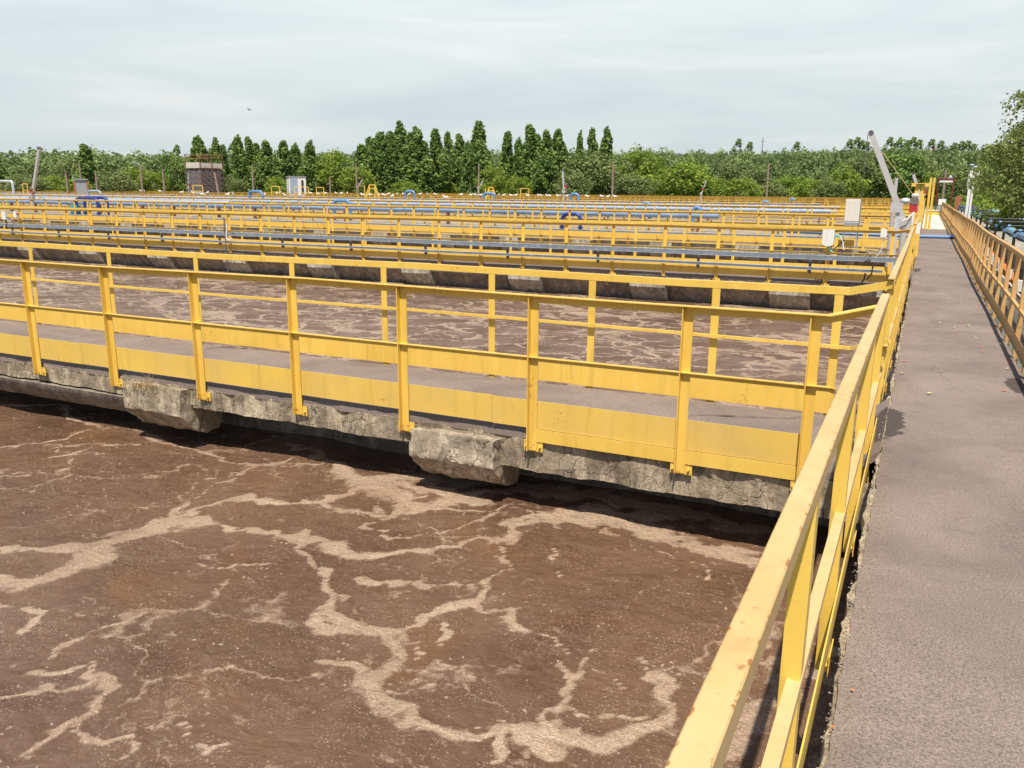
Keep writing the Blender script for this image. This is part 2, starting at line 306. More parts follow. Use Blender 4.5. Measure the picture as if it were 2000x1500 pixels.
ORD = ['first', 'second', 'third', 'fourth', 'fifth', 'sixth', 'seventh', 'eighth', 'ninth', 'tenth', 'eleventh', 'twelfth', 'thirteenth', 'fourteenth', 'fifteenth', 'sixteenth', 'seventeenth', 'eighteenth', 'nineteenth', 'twentieth', 'twenty-first', 'twenty-second', 'twenty-third', 'twenty-fourth', 'twenty-fifth', 'twenty-sixth', 'twenty-seventh', 'twenty-eighth', 'twenty-ninth', 'thirtieth', 'thirty-first', 'thirty-second', 'thirty-third', 'thirty-fourth', 'thirty-fifth', 'thirty-sixth', 'thirty-seventh', 'thirty-eighth', 'thirty-ninth', 'fortieth']

def rough_block(x0, x1, prof, mat, name, parent, seg=.06, amp=.02, seed=0, sub=.05):
    """rough concrete extruded along X; prof = closed (y,z) outline, subdivided and eroded by noise"""
    pts = []
    for i in range(len(prof)):
        p, q = Vector(prof[i]), Vector(prof[(i+1) % len(prof)]); k = max(1, int((q-p).length/sub))
        k = min(k, 16)
        for j in range(k): pts.append(p+(q-p)*j/k)
    n = len(pts); m_ = max(2, int(abs(x1-x0)/seg)+1); vs = []; cy = sum(p.x for p in pts)/n; cz = sum(p.y for p in pts)/n
    for i in range(m_):
        xx = x0+(x1-x0)*i/(m_-1)
        for p in pts:
            v = Vector((xx, p.x, p.y)); q = Vector((xx*1.0+seed, p.x, p.y))
            d = noise.fractal(q*3.1, 1., 2., 4)*amp*1.2 + noise.noise(q*19)*amp*.45
            dr = Vector((0, p.x-cy, p.y-cz)); dr.normalize()
            ex = 0
            if i in (0, m_-1): ex = noise.noise(q*9)*amp
            vs.append(v+dr*(d-amp*.4)+Vector((ex, 0, 0)))
    fs = [(i*n+j, i*n+(j+1) % n, (i+1)*n+(j+1) % n, (i+1)*n+j) for i in range(m_-1) for j in range(n)]
    c0 = len(vs); vs.append(Vector((x0, cy, cz))); vs.append(Vector((x1, cy, cz)))
    fs += [(c0, (j+1) % n, j) for j in range(n)]; b_ = (m_-1)*n; fs += [(c0+1, b_+j, b_+(j+1) % n) for j in range(n)]
    mb = MB(); mb.add(vs, fs)
    o = mb.build(name, mat, parent, True); return o

# ------------------------------------------------------------------ ground, water
WZ = -.99
YS = [6.4, 21.2, 34.7, 50.4, 64, 78, 92, 106, 120, 134]; BW = 1.9
g = MB(); g.add([(-690, -60, -1.5), (690, -60, -1.5), (690, 690, -1.5), (-690, 690, -1.5)], [(0, 1, 2, 3)]); struct('ground', g, 'grass_ground')

FOAM = [  # traced froth streams on the tank surface: image points of the photograph unprojected to the water level, width in metres
 ([(0,1125),(60,1140),(130,1122),(200,1085),(270,1050),(330,1020),(420,1012),(500,1035),(600,1050),(680,1068),(760,1083),(860,1083),(950,1063),(1030,1035),(1100,1015),(1200,1005),(1300,1035),(1400,1075),(1480,1070)], .15),
 ([(330,1012),(350,975),(410,942),(500,918),(590,893)], .06), ([(300,1020),(380,1000),(450,985),(520,975),(600,985),(680,975),(760,965),(870,955),(960,985)], .085),
 ([(560,868),(640,900),(690,940),(730,968),(830,985),(930,965),(1020,950),(1110,960),(1210,975),(1330,1000),(1430,1025),(1520,1040)], .17),
 ([(700,955),(850,940),(1000,935),(1150,955),(1250,975)], .2), ([(980,1035),(1100,1000),(1180,990),(1300,1010)], .16),
 ([(950,1075),(958,1130),(940,1172),(885,1180),(830,1208),(770,1218),(700,1200),(650,1172),(612,1150),(602,1105),(592,1060)], .05),
 ([(612,1150),(640,1160),(680,1155)], .03), ([(650,1185),(618,1205),(650,1222),(730,1215)], .05), ([(640,1190),(700,1215),(770,1222)], .055),
 ([(765,1220),(752,1290),(722,1335),(740,1378),(800,1425),(870,1448),(950,1438),(1020,1438),(1100,1452),(1180,1447),(1265,1420),(1308,1380),(1318,1335),(1300,1305),(1270,1278)], .075),
 ([(940,1175),(985,1200),(1005,1240),(1060,1280),(1108,1330),(1100,1380),(1092,1440)], .036), ([(1110,1330),(1138,1292),(1155,1258)], .03),
 ([(0,1362),(90,1352),(175,1350),(200,1370),(225,1382),(195,1412),(130,1432),(80,1452)], .05), ([(200,1410),(245,1432),(270,1460),(300,1492)], .03), ([(90,1308),(150,1312),(180,1345)], .045),
 ([(70,1292),(112,1262),(160,1240),(230,1222),(300,1188)], .032), ([(0,790),(100,800),(200,832),(330,862),(430,885),(540,905)], .07), ([(0,880),(70,862),(120,850),(160,838)], .05),
 ([(0,1080),(100,1076),(190,1070)], .05), ([(0,1170),(40,1195),(20,1230)], .05), ([(600,980),(690,1003),(760,1003),(830,962)], .04),
 ([(1050,1080),(1068,1110),(1082,1142)], .035), ([(740,1020),(790,992),(870,985),(940,1000),(940,1030),(880,1052),(790,1047),(740,1020)], .035),
 ([(955,1012),(1000,990),(1080,1003),(1120,1030)], .04), ([(1240,1020),(1330,1060),(1440,1090),(1500,1100)], .11), ([(1300,1080),(1360,1110),(1390,1130)], .035),
 ([(1420,1440),(1500,1400),(1570,1330),(1610,1280)], .11), ([(1500,1440),(1440,1480),(1380,1500)], .09), ([(1540,1130),(1600,1110)], .06), ([(1560,1200),(1530,1290),(1510,1360)], .05),
 ([(1020,1440),(1000,1500)], .06), ([(860,1335),(800,1345),(760,1360)], .025), ([(790,1255),(840,1270),(880,1300)], .02), ([(560,1105),(500,1100),(430,1110),(380,1090)], .03),
 ([(1170,1300),(1210,1310),(1250,1330)], .02), ([(350,1400),(420,1420),(460,1418)], .018), ([(20,930),(80,925),(140,918)], .03), ([(60,900),(180,880),(260,872)], .03),
 ([(640,1290),(690,1320),(720,1340)], .03), ([(800,1280),(830,1240)], .02), ([(450,930),(520,900),(600,905),(660,915)], .035), ([(380,980),(430,960),(480,930)], .04),
 ([(720,1128),(800,1130),(870,1140),(930,1150)], .028), ([(880,1210),(900,1235),(880,1250)], .02), ([(1250,1380),(1180,1400),(1130,1390)], .015)]
nx, ny = 430, 215
gx = np.linspace(-13, -.06, nx); gy = np.linspace(.6, 7.35, ny); X, Y = np.meshgrid(gx, gy)
def vnoise(X, Y, f, seed):
    g_ = np.random.default_rng(seed).normal(size=(64, 64)); x_ = X*f+100; y_ = Y*f+100; i = np.floor(x_).astype(int); j = np.floor(y_).astype(int); u = x_-i; v = y_-j; u = u*u*(3-2*u); v = v*v*(3-2*v)
    G = lambda a_, b_: g_[a_ % 64, b_ % 64]
    return (G(i, j)*(1-u)+G(i+1, j)*u)*(1-v)+(G(i, j+1)*(1-u)+G(i+1, j+1)*u)*v
def fbm(X, Y, f, seed, o=4): return sum(vnoise(X, Y, f*2**k, seed+k)*.55**k for k in range(o))
WX = X+.075*fbm(X, Y, 1.6, 1)+.03*fbm(X, Y, 7, 9, 3); WY = Y+.075*fbm(X, Y, 1.6, 21)+.03*fbm(X, Y, 7, 31, 3)
wmod = np.clip(1.+.55*fbm(X, Y, 1.3, 41), .25, 2.2)
Z = np.full_like(X, WZ); foam = np.zeros_like(X)
for pts, wd in FOAM:
    P = [atz(a_, b_, WZ) for a_, b_ in pts]
    for i in range(len(P)-1):
        ax, ay, bx, by = P[i].x, P[i].y, P[i+1].x, P[i+1].y; dx, dy = bx-ax, by-ay; l2 = dx*dx+dy*dy+1e-9
        t = np.clip(((WX-ax)*dx+(WY-ay)*dy)/l2, 0, 1); d = np.hypot(WX-ax-t*dx, WY-ay-t*dy); foam = np.maximum(foam, .80*np.exp(-(d/(wd*.56*wmod+.004))**2)+.12*np.exp(-(d/(wd*2.0+.05))**2))
for k_, (kx, ky, am, ph) in enumerate([(1.3, 2.1, .012, 0), (3.1, -1.7, .007, 1), (-2.3, 4.4, .006, 2), (6.1, 5.3, .003, .5), (8.3, -7.1, .002, 3), (.7, .5, .012, 1.4)]):
    Z += am*np.sin(X*kx+Y*ky+ph+1.3*np.sin(X*.9+Y*.7*k_))
Z += .012*np.clip(foam, 0, .7)
def gridmesh(name, X, Y, Z, mat, attrs):
    ny, nx = X.shape; v = np.stack([X, Y, Z], -1).reshape(-1, 3); i = np.arange((ny-1)*(nx-1)); r, c = i//(nx-1), i % (nx-1); a_ = r*nx+c
    f = np.stack([a_, a_+1, a_+nx+1, a_+nx], -1)
    me = npmesh(name, v, f, mat); me.shade_smooth()
    for k, val in attrs.items():
        at = me.attributes.new(k, 'FLOAT', 'POINT'); at.data.foreach_set('value', np.asarray(val, dtype=np.float32).ravel())
    return me
def npmesh(name, v, f, mat):
    me = bpy.data.meshes.new(name); me.vertices.add(len(v)); me.vertices.foreach_set('co', np.asarray(v, dtype=np.float32).ravel())
    k = f.shape[1]; me.loops.add(f.size); me.loops.foreach_set('vertex_index', f.astype(np.int32).ravel()); me.polygons.add(len(f))
    me.polygons.foreach_set('loop_start', np.arange(0, f.size, k, dtype=np.int32)); me.polygons.foreach_set('loop_total', np.full(len(f), k, dtype=np.int32))
    me.materials.append(M[mat]); me.update(calc_edges=True); return me
autom = np.full_like(X, .52)
tag(link('water', gridmesh('water', X, Y, Z, 'sludge_water', {'foam': foam, 'auto': autom, 'far_foam_sheen': np.zeros_like(X)})), kind='structure')
fx = np.concatenate([np.linspace(-300, -60, 60), np.linspace(-59, -.06, 240)]); fy = np.concatenate([np.linspace(7.35, 36, 180), np.linspace(37, 136, 120)])
X2, Y2 = np.meshgrid(fx, fy); Z2 = np.full_like(X2, WZ-.002)+.006*np.sin(X2*2.1+1.7*np.sin(Y2*1.3))*np.sin(Y2*3.1+X2)+.004*np.sin(Y2*5.1-X2*3)
tag(link('water', gridmesh('water_far', X2, Y2, Z2, 'sludge_water', {'foam': np.zeros_like(X2), 'auto': np.full_like(X2, 1.), 'far_foam_sheen': np.full_like(X2, 1.)})), kind='structure')
ph = (1+5**.5)/2; ico = np.array([(-1, ph, 0), (1, ph, 0), (-1, -ph, 0), (1, -ph, 0), (0, -1, ph), (0, 1, ph), (0, -1, -ph), (0, 1, -ph), (ph, 0, -1), (ph, 0, 1), (-ph, 0, -1), (-ph, 0, 1)])/math.hypot(1, ph)
icf = np.array([(0, 11, 5), (0, 5, 1), (0, 1, 7), (0, 7, 10), (0, 10, 11), (1, 5, 9), (5, 11, 4), (11, 10, 2), (10, 7, 6), (7, 1, 8), (3, 9, 4), (3, 4, 2), (3, 2, 6), (3, 6, 8), (3, 8, 9), (4, 9, 5), (2, 4, 11), (6, 2, 10), (8, 6, 7), (9, 8, 1)])
pk = rng.random(foam.size) < np.clip(foam.ravel()-.32, 0, .6)*.55; ids = np.nonzero(pk)[0]; ids = np.concatenate([ids, rng.integers(0, foam.size, 900)]); nb_ = len(ids)
cc = np.stack([X.ravel()[ids]+rng.normal(0, .015, nb_), Y.ravel()[ids]+rng.normal(0, .015, nb_), Z.ravel()[ids]], 1); rr_ = .003+.0075*rng.random(nb_)**2.5
bv = (cc[:, None, :]+ico[None]*rr_[:, None, None]*np.array([1, 1, .8])).reshape(-1, 3); bf = (icf[None]+12*np.arange(nb_)[:, None, None]).reshape(-1, 3)
bme = npmesh('bubbles', bv, bf, 'froth'); bme.shade_smooth(); tag(link('bubbles', bme), 'small glistening bubbles floating in the foam streams', 'bubbles', kind='stuff')
c_ = MB(); c_.add([(1.05, 0, -.95), (3.2, 0, -.95), (3.2, 110, -.95), (1.05, 110, -.95)], [(0, 1, 2, 3)]); struct('water', c_, 'grey_channel_water')

# ------------------------------------------------------------------ main walkway
def deckstrip(x0f, x1f, y0, y1, z, mat, name, step=.05, nxs=14, drop=.06):
    ys = np.arange(y0, y1+step, step); mb = MB(); vs = []
    for yy in ys:
        xa, xb = x0f(yy), x1f(yy)
        for i in range(nxs+1):
            t = i/nxs; xx = xa+(xb-xa)*t; zz = z+.006*noise.noise(Vector((xx*.9, yy*.5, 0)))+.0025*noise.noise(Vector((xx*4, yy*4, 3)))
            if i in (0, nxs): zz -= .012
            vs.append((xx, yy, zz))
        vs.append((xb, yy, z-drop)); vs.append((xa, yy, z-drop))
    n = nxs+3; fs = [(i*n+j, i*n+(j+1) % n, (i+1)*n+(j+1) % n, (i+1)*n+j) for i in range(len(ys)-1) for j in range(n)]
    mb.add(vs, fs); return struct(name, mb, mat, True)
ej = lambda y, s: .016*noise.noise(Vector((y*2.3, s, 0)))+.012*noise.noise(Vector((y*9.1, s, 2)))
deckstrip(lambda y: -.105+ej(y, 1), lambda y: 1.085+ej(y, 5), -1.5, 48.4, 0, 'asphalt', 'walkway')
deckstrip(lambda y: -.105+ej(y, 1), lambda y: 1.05+ej(y, 5), 48.4, 104, .003, 'pale_concrete', 'walkway', step=.3)
# concrete slab edge and tank wall carrying it
t = thing('walkway_wall', 'old concrete tank wall carrying the main asphalt walkway', 'wall', (0, 0, -1.5))
def yblock(y0, y1, x0, x1, z0, z1, amp, name, mat, seg=.07):
    prof = [(x0, z0), (x1, z0), (x1, z1), (x0, z1)]
    # reuse the X extrusion then swap axes
    o = rough_block(y0, y1, prof, mat, name, t, seg, amp, 3.3)
    me = o.data; n = len(me.vertices); co = np.empty(n*3, np.float32); me.vertices.foreach_get('co', co); co = co.reshape(-1, 3)[:, [1, 0, 2]]; co[:, 2] += 1.5
    me.vertices.foreach_set('co', co.ravel()); me.flip_normals(); me.update(); return o
yblock(-1.5, 60, -.136, 1.08, -.30, -.026, .020, 'slab', 'old_concrete', .05)
yblock(-1.5, 104, .06, .96, -1.5, -.28, .02, 'wall', 'wet_concrete', .5)
# crumbled stones along the broken left edge
st = MB()
for i in range(1100):
    yy = 1.2+(random.random()**1.6)*26; s = random.uniform(.0015, .005)*(1+.03*yy); xx = -.112+random.uniform(-.022, .02)+ej(yy, 1)
    st.ball((xx, yy, random.uniform(-.03, .0)), s*random.uniform(.8, 1.5), s*random.uniform(.8, 1.6), s*random.uniform(.5, .9), 5, 3)
tag(st.build('gravel', 'pale_old_concrete'), kind='stuff', label='crumbled grey stones along the left edge of main walkway', cat='gravel')
# thin dark streaks on the cross walkway deck
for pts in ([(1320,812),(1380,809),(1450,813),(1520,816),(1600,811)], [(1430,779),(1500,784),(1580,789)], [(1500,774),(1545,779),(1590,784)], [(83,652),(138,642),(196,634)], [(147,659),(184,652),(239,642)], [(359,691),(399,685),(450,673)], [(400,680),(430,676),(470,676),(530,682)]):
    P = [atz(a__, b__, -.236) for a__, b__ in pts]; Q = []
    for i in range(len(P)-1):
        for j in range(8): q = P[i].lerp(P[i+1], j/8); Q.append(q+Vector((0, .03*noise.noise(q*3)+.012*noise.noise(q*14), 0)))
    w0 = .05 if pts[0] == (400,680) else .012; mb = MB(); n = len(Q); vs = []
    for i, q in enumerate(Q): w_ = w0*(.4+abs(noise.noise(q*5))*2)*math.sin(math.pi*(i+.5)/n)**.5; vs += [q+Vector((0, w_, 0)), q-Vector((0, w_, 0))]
    mb.add(vs, [(2*i, 2*i+1, 2*i+3, 2*i+2) for i in range(n-1)]); struct('dark_streak', mb, 'dark_asphalt')

# ------------------------------------------------------------------ railings
def Lprof(s, a_=.068, t_=.007):   # angle iron: flange outward (side s), leg hanging at the inner edge
    pr = [(0, 0), (s*a_, 0), (s*a_, -t_), (s*t_, -t_), (s*t_, -a_), (0, -a_)]
    return pr if s < 0 else pr[::-1]
def sq(w_, h_): return [(-w_/2, -h_/2), (w_/2, -h_/2), (w_/2, h_/2), (-w_/2, h_/2)]
def lbox(mb, ea, x0, x1, y0, y1, h):
    """box in height levels with rust weight at both welded ends"""
    zs = [0, -.02, -.075, -h+.14, -h+.05, -h]; ws = [1, .85, 0, 0, .85, 1]; n = len(mb.v)
    vs = [(x_, y_, z_) for z_ in zs for x_, y_ in ((x0, y0), (x1, y0), (x1, y1), (x0, y1))]; ea += [w_ for w_ in ws for _ in range(4)]
    fs = [(4*i+j, 4*(i+1)+j, 4*(i+1)+(j+1) % 4, 4*i+(j+1) % 4) for i in range(5) for j in range(4)]+[(0, 1, 2, 3), (23, 22, 21, 20)]; mb.add(vs, fs)
def setedge(me, ea):
    at = me.attributes.new('edge', 'FLOAT', 'POINT'); at.data.foreach_set('value', np.array(ea[:len(me.vertices)], dtype=np.float32))
def post_mesh(s, h, axis, width=.078, mat='yellow_paint'):
    """L post of height h hanging down from z=0; s = outward direction"""
    mb = MB(); ea = []; a_, b_ = sorted((s*.002, s*.009)); c_, d_ = sorted((s*.009, s*.058))
    if axis == 'x': lbox(mb, ea, 0, width, a_, b_, h); lbox(mb, ea, 0, .008, c_, d_, h)
    else: lbox(mb, ea, a_, b_, 0, width, h); lbox(mb, ea, c_, d_, 0, .008, h)
    me = mb.mesh('post', mat); setedge(me, ea); return me
def foot_mesh(s, axis, mat='yellow_paint'):
    mb = MB()
    if axis == 'x':
        mb.box(-.045, .135, min(-s*.004, s*.001), max(-s*.004, s*.001), 0, .10)
        for bx in (-.022, .108): mb.tube([(bx, 0, .045), (bx, s*.02, .045)], .011, 6); mb.tube([(bx, s*.02, .045), (bx, s*.035, .045)], .006, 6)
    else:
        mb.box(min(-s*.004, s*.001), max(-s*.004, s*.001), -.045, .135, 0, .10)
        for bx in (-.022, .108): mb.tube([(0, bx, .045), (s*.02, bx, .045)], .011, 6)
    me = mb.mesh('foot_plate', mat); setedge(me, [.8]*len(mb.v)); return me
def cross_rail(k, side, label):
    y0 = YS[k] if side < 0 else YS[k]+BW; s = side           # s: outward direction in y
    xl = -(1.75*y0+5) if k < 2 else -(1.72*y0+4); xl = max(xl, -235)
    t = thing('railing', label, 'railing', (0, y0, -.25), 'yellow railings along the cross walkways')
    zt = .97; o = 0.25
    us = 1 if s < 0 else -1                                   # right of +X travel is -Y
    wob = lambda x: .010*math.sin(x*.9+k) + (.009*noise.noise(Vector((x*1.3, k*5, side*3))) if k < 4 else 0)
    xs = list(np.linspace(xl, -.56, max(3, int(-xl/1.4)))) if k < 3 else [xl, xl/2, -.56]
    endy = .40 if s < 0 else -.08
    if s < 0: endx, endz = -.215, 1.02
    else: endx, endz = -.19, 1.06
    mb = MB(); mb.sweep(Lprof(us), [(x_, 0, zt+o+wob(x_)) for x_ in xs]+[(endx, endy, endz+o)]); mb.build('top_rail', 'yellow_paint', t)
    mb = MB(); mid = .435 if s < 0 else .43
    if s < 0: mb.sweep(Lprof(us, .042, .006), [(xl, -.002, mid+o), (-.50, -.002, mid+o), (-.46, .03, mid+o-.02)])
    else: mb.sweep(sq(.03, .03), [(x_, -.035, mid+o+wob(x_)*.6) for x_ in xs[:-1]]+[(-.5, -.035, mid+o-.02), (-.17, -.2, mid+o+.10)])
    mb.build('mid_rail', 'yellow_paint', t)
    ply = -.004 if s > 0 else .004
    mb = MB(); pz0, pz1 = (-.205, .045) if s < 0 else (-.243, .0)
    ys_ = sorted((ply, ply-s*.006)); 
    seg = 2.7; xx = -.60
    while xx > xl:
        xn = max(xx-seg, xl); mb.box(xn+.004, xx, ys_[0]+.0, ys_[1], pz0+o+.004*math.sin(xx*3), pz1+o+.004*math.sin(xx*3)); xx = xn
        if k > 3: seg = 8
    mb.build('kick_plate', 'yellow_plate' if (k == 0 and s < 0) else 'yellow_paint', t)
    if k == 0 and s < 0:
        mb = MB(); mb.box(-2.86, -.62, ys_[0]-.012, ys_[1]-.010, -.325+o, -.212+o); mb.build('lower_kick_plate', 'yellow_paint', t)
    # posts
    if k == 0: px = [-.63, -1.573, -2.89, -4.211, -5.482, -6.789, -8.132, -9.466, -10.8, -12.14, -13.4] if s < 0 else [-.641, -1.78, -3.086, -4.282, -5.734, -7.125, -8.769, -10.457, -12.169, -13.8, -15.4]
    else:
        sp = 1.34 if k < 4 else 1.45; off = (k*.37+(.5 if s > 0 else 0)) % 1.0; px = []; xx = -.62
        while xx > xl: px.append(xx); xx -= sp*(1+.04*math.sin(xx+k)); 
    zf = -.405; me = post_mesh(s, zt-.007-zf, 'x'); fm = foot_mesh(s, 'x')
    if k < 6:
        proto = None
        for x_ in px[:100]:
            po = link('post', me, t, (x_-.04, 0, zt-.008+o))
            if k < 3: fo = link('foot_plate', fm, po, (0, 0, zf-(zt-.008)-.012))
    rest = px[100:] if k < 6 else px
    if rest:
        mb = MB()
        for x_ in rest: mb.box(x_-.035, x_+.035, min(s*.002, s*.02), max(s*.002, s*.02), zf+o, zt-.01+o)
        tag(mb.build('post', 'yellow_paint', t), kind='stuff')
    return t
for k in range(len(YS)):
    for s in (-1, 1):
        which = 'nearest' if k == 0 else ('farthest' if k == len(YS)-1 else ORD[k])
        cross_rail(k, s, 'yellow angle-iron railing on the %s side of the %s cross walkway%s' % ('near' if s < 0 else 'far', which, '' if k in (0, len(YS)-1) else ' from the camera'))

def long_rail(x, s, y0, y1, zt, label, px0, sp, mat='yellow_paint', plate=(-.03, .11), mid=.5, wave=0, platex=None, zf=-.28):
    """railing along Y at x; s = outward x direction"""
    t = thing('railing', label, 'railing', (x, y0, -.05)); o = .05
    us = s
    ys = [y0]+[y for y in np.arange(y0+.7, y1-.3, .7)]+[y1]
    wv = lambda y: wave*(.6*math.sin(y*.55)+.5*math.sin(y*.23+1)) if wave else 0
    P_ = lambda dx, z: [(dx+wv(y), y-y0, z+o+wv(y)*.35) for y in ys]
    mb = MB(); A = .058
    pr = [(0, -.004), (s*.003, -.0005), (s*.012, 0), (s*(A-.012), 0), (s*(A-.003), -.0005), (s*A, -.004), (s*A, -.009), (s*.008, -.009), (s*.008, -A), (0, -A), (0, -A+.01), (0, -.014)]
    ea = [1, 1, 0, 0, 1, 1, 1, 0, .6, 1, 0, 0]
    if s > 0: pr, ea = pr[::-1], ea[::-1]
    mb.sweep(pr, P_(0, zt)); o_ = mb.build('top_rail', 'yellow_top' if mat == 'yellow_paint' else mat, t)
    at = o_.data.attributes.new('edge', 'FLOAT', 'POINT'); at.data.foreach_set('value', np.array((ea*len(ys))[:len(o_.data.vertices)], dtype=np.float32))
    mb = MB(); mb.sweep(Lprof(s, .04, .006), P_(-s*.001, mid)); mb.build('mid_rail', 'yellow_top' if mat == 'yellow_paint' else mat, t)
    mb = MB(); h = plate[1]-plate[0]; z_ = (plate[0]+plate[1])/2; mb.sweep(sq(.006, h), P_(-s*.005, z_)); mb.build('kick_plate', mat, t)
    me = post_mesh(s, zt-.01-zf, 'y', mat=mat); fm = foot_mesh(s, 'y', mat); yy = px0; i = 0
    while yy < y1-.1:
        po = link('post', me, t, (wv(yy), yy-y0, zt-.0095+o)); fo = link('foot_plate', fm, po, (0, 0, zf-zt+.0095)); yy += sp; i += 1
    return t
XR = -.178
long_rail(XR, -1, .45, 6.92, 1.081, 'yellow railing with rust-speckled top, closest to the camera, left of the walkway', .85, 1.42, zf=-.30, mid=.47)
segs = [(8.2, 21.0)]+[(YS[k]+BW+.05, YS[k+1]-.15) for k in range(1, 6)]
for i, (ya, yb) in enumerate(segs):
    long_rail(XR, -1, ya, yb, 1.081, 'yellow railing left of the main walkway, between the %s and %s cross walkways' % (ORD[i], ORD[i+1]), ya+.05, 1.4, wave=.012, zf=-.30, mid=.47)
long_rail(1.16, 1, 4.0, 96, 1.07, 'long faded yellow railing along the right side of the walkway', 4.4, 1.25, 'yellow_faded', (-.03, .14), .44, .018, zf=-.30)

# ------------------------------------------------------------------ cross walkways
def footbridge(k, label):
    y0 = YS[k]; xl = max(-(1.75*y0+6), -240)
    t = thing('footbridge', label, 'footbridge', (0, 0, 0), 'concrete cross walkways over the tanks')
    # asphalt deck with a short ramp up to the main walkway
    mb = MB(); step = .06 if k == 0 else (.25 if k < 3 else 3.0); xs = np.arange(xl, -.50, step); xs = np.append(xs, [-.48, -.40, -.30, -.20, -.115]); nyy = 12 if k < 2 else 4
    vs = []
    for x_ in xs:
        zb = -.25+(.245*max(0, min(1, (x_+.50)/.38))**1.3)
        e0 = .02*noise.noise(Vector((x_*3, k, 0)))+.012*noise.noise(Vector((x_*13, k, 0)))
        for j in range(nyy+1):
            yy = y0+.035+e0*(j == 0)+(BW-.07)*j/nyy; vs.append((x_, yy, zb+.008*noise.noise(Vector((x_*.8, yy, 1)))-(.015 if j in (0, nyy) else 0)))
        vs.append((x_, y0+BW-.04, zb-.07)); vs.append((x_, y0+.03+e0, zb-.07))
    n = nyy+3; mb.add(vs, [(i*n+j, (i+1)*n+j, (i+1)*n+(j+1) % n, i*n+(j+1) % n) for i in range(len(xs)-1) for j in range(n)]); mb.build('deck', 'asphalt', t, True)
    if k == 0:
        rough_block(-18, -6.95, [(y0+.02, -.50), (y0+BW, -.50), (y0+BW, -.32), (y0+.02, -.30)], 'old_concrete', 'beam', t, .04, .024, 1, .04)
        rough_block(-7.0, -3.4, [(y0+.022, -.53), (y0+BW, -.56), (y0+BW, -.32), (y0+.022, -.30)], 'old_concrete', 'beam', t, .04, .026, 2, .04)
        rough_block(-3.45, -.10, [(y0+.022, -.61), (y0+BW, -.62), (y0+BW, -.32), (y0+.022, -.30)], 'old_concrete', 'beam', t, .04, .026, 3, .04)
        rough_block(-18, -7.8, [(y0-.02, -.52), (y0-.0, -.60), (y0+.16, -.76), (y0+.5, -.85), (y0+1.5, -.85), (y0+1.8, -.52)], 'wet_concrete', 'lower_beam', t, .12, .012, 4)
        for xa, xb, zt_, sd in ((-7.9, -7.02, -.30, 11), (-4.10, -3.22, -.335, 12)):
            rough_block(xa, xb, [(y0-.13, -.60), (y0-.06, -.68), (y0+.10, -.83), (y0+.22, -.88), (y0+.42, -.88), (y0+.48, -.7), (y0+.48, zt_-.05), (y0-.11, zt_)], 'block_concrete' if sd == 12 else 'old_concrete', 'support_block', t, .04, .026, sd, .03)
        rough_block(-16, -.1, [(y0+.9, -1.4), (y0+BW, -1.4), (y0+BW, -.6), (y0+.9, -.6)], 'wet_concrete', 'wall', t, .4, .02, 14, .1)
    else:
        sg = .12 if k == 1 else (.6 if k < 4 else 6)
        rough_block(xl, -.10, [(y0+.02, -.56), (y0+BW, -.56), (y0+BW, -.32), (y0+.02, -.32)], 'pale_old_concrete', 'beam', t, sg, .03 if k < 3 else .01, k, .08)
        rough_block(xl, -.10, [(y0+.05, -.56), (y0+.12, -.62), (y0+.55, -1.3), (y0+1.4, -1.3), (y0+1.8, -.57)], 'wet_concrete', 'lower_beam', t, sg*2, .01, k+.5, .2)
        if k < 4:
            x_ = -2.3; i = 0
            while x_ > xl and i < 26:
                rough_block(x_-.95, x_, [(y0-.14, -.62), (y0-.04, -.72), (y0+.45, -1.3), (y0+1.3, -1.3), (y0+1.8, -.7), (y0+1.8, -.30), (y0-.12, -.31)], 'pale_old_concrete', 'support_block', t, .12 if k == 1 else .3, .02, i+k, .15)
                x_ -= 3.55; i += 1
    return t
for k in range(len(YS)):
    which = 'nearest' if k == 0 else ('farthest' if k == len(YS)-1 else ORD[k]); footbridge(k, 'concrete cross walkway with asphalt deck, %s %s' % (which, 'to the camera' if k == 0 else ('before the trees' if k == len(YS)-1 else 'from the camera')))

def tuft(mb, c, n, h, spread):
    for i in range(n):
        q = random.uniform(0, 6.28); l = random.uniform(.4, 1)*h; b_ = Vector(c)+Vector((random.gauss(0, spread), random.gauss(0, spread*.6), 0)); d = Vector((math.cos(q), math.sin(q), 0)); w_ = Vector((-d.y, d.x, 0))*.0022
        m_ = b_+d*l*.18+Vector((0, 0, l*.6)); e_ = b_+d*l*random.uniform(.3, .8)+Vector((0, 0, l*random.uniform(.7, 1)))
        mb.add([b_-w_, b_+w_, m_+w_, m_-w_, e_], [(0, 1, 2, 3), (3, 2, 4)])
mb = MB(); tuft(mb, (-7.55, 6.25, -.33), 160, .11, .09); tuft(mb, (-7.42, 6.24, -.33), 12, .24, .03); tuft(mb, (-7.2, 6.24, -.34), 40, .06, .12)
o = mb.build('grass_tuft', 'dry_grass'); o.data.attributes.new('tone', 'FLOAT', 'FACE').data.foreach_set('value', rng.random(len(o.data.polygons)).astype(np.float32)); tag(o, 'dry straw-coloured grass tuft growing on the left concrete support block', 'grass', kind='stuff')
mb = MB(); tuft(mb, (-21.5, 21.14, -.36), 300, .22, 1.6); tuft(mb, (-26.5, 21.14, -.4), 200, .2, 1.2)
o = mb.build('grass_tuft', 'dry_grass'); o.data.attributes.new('tone', 'FLOAT', 'FACE').data.foreach_set('value', rng.random(len(o.data.polygons)).astype(np.float32)); tag(o, 'dry brown grass hanging over the second cross walkway beam', 'grass', kind='stuff')

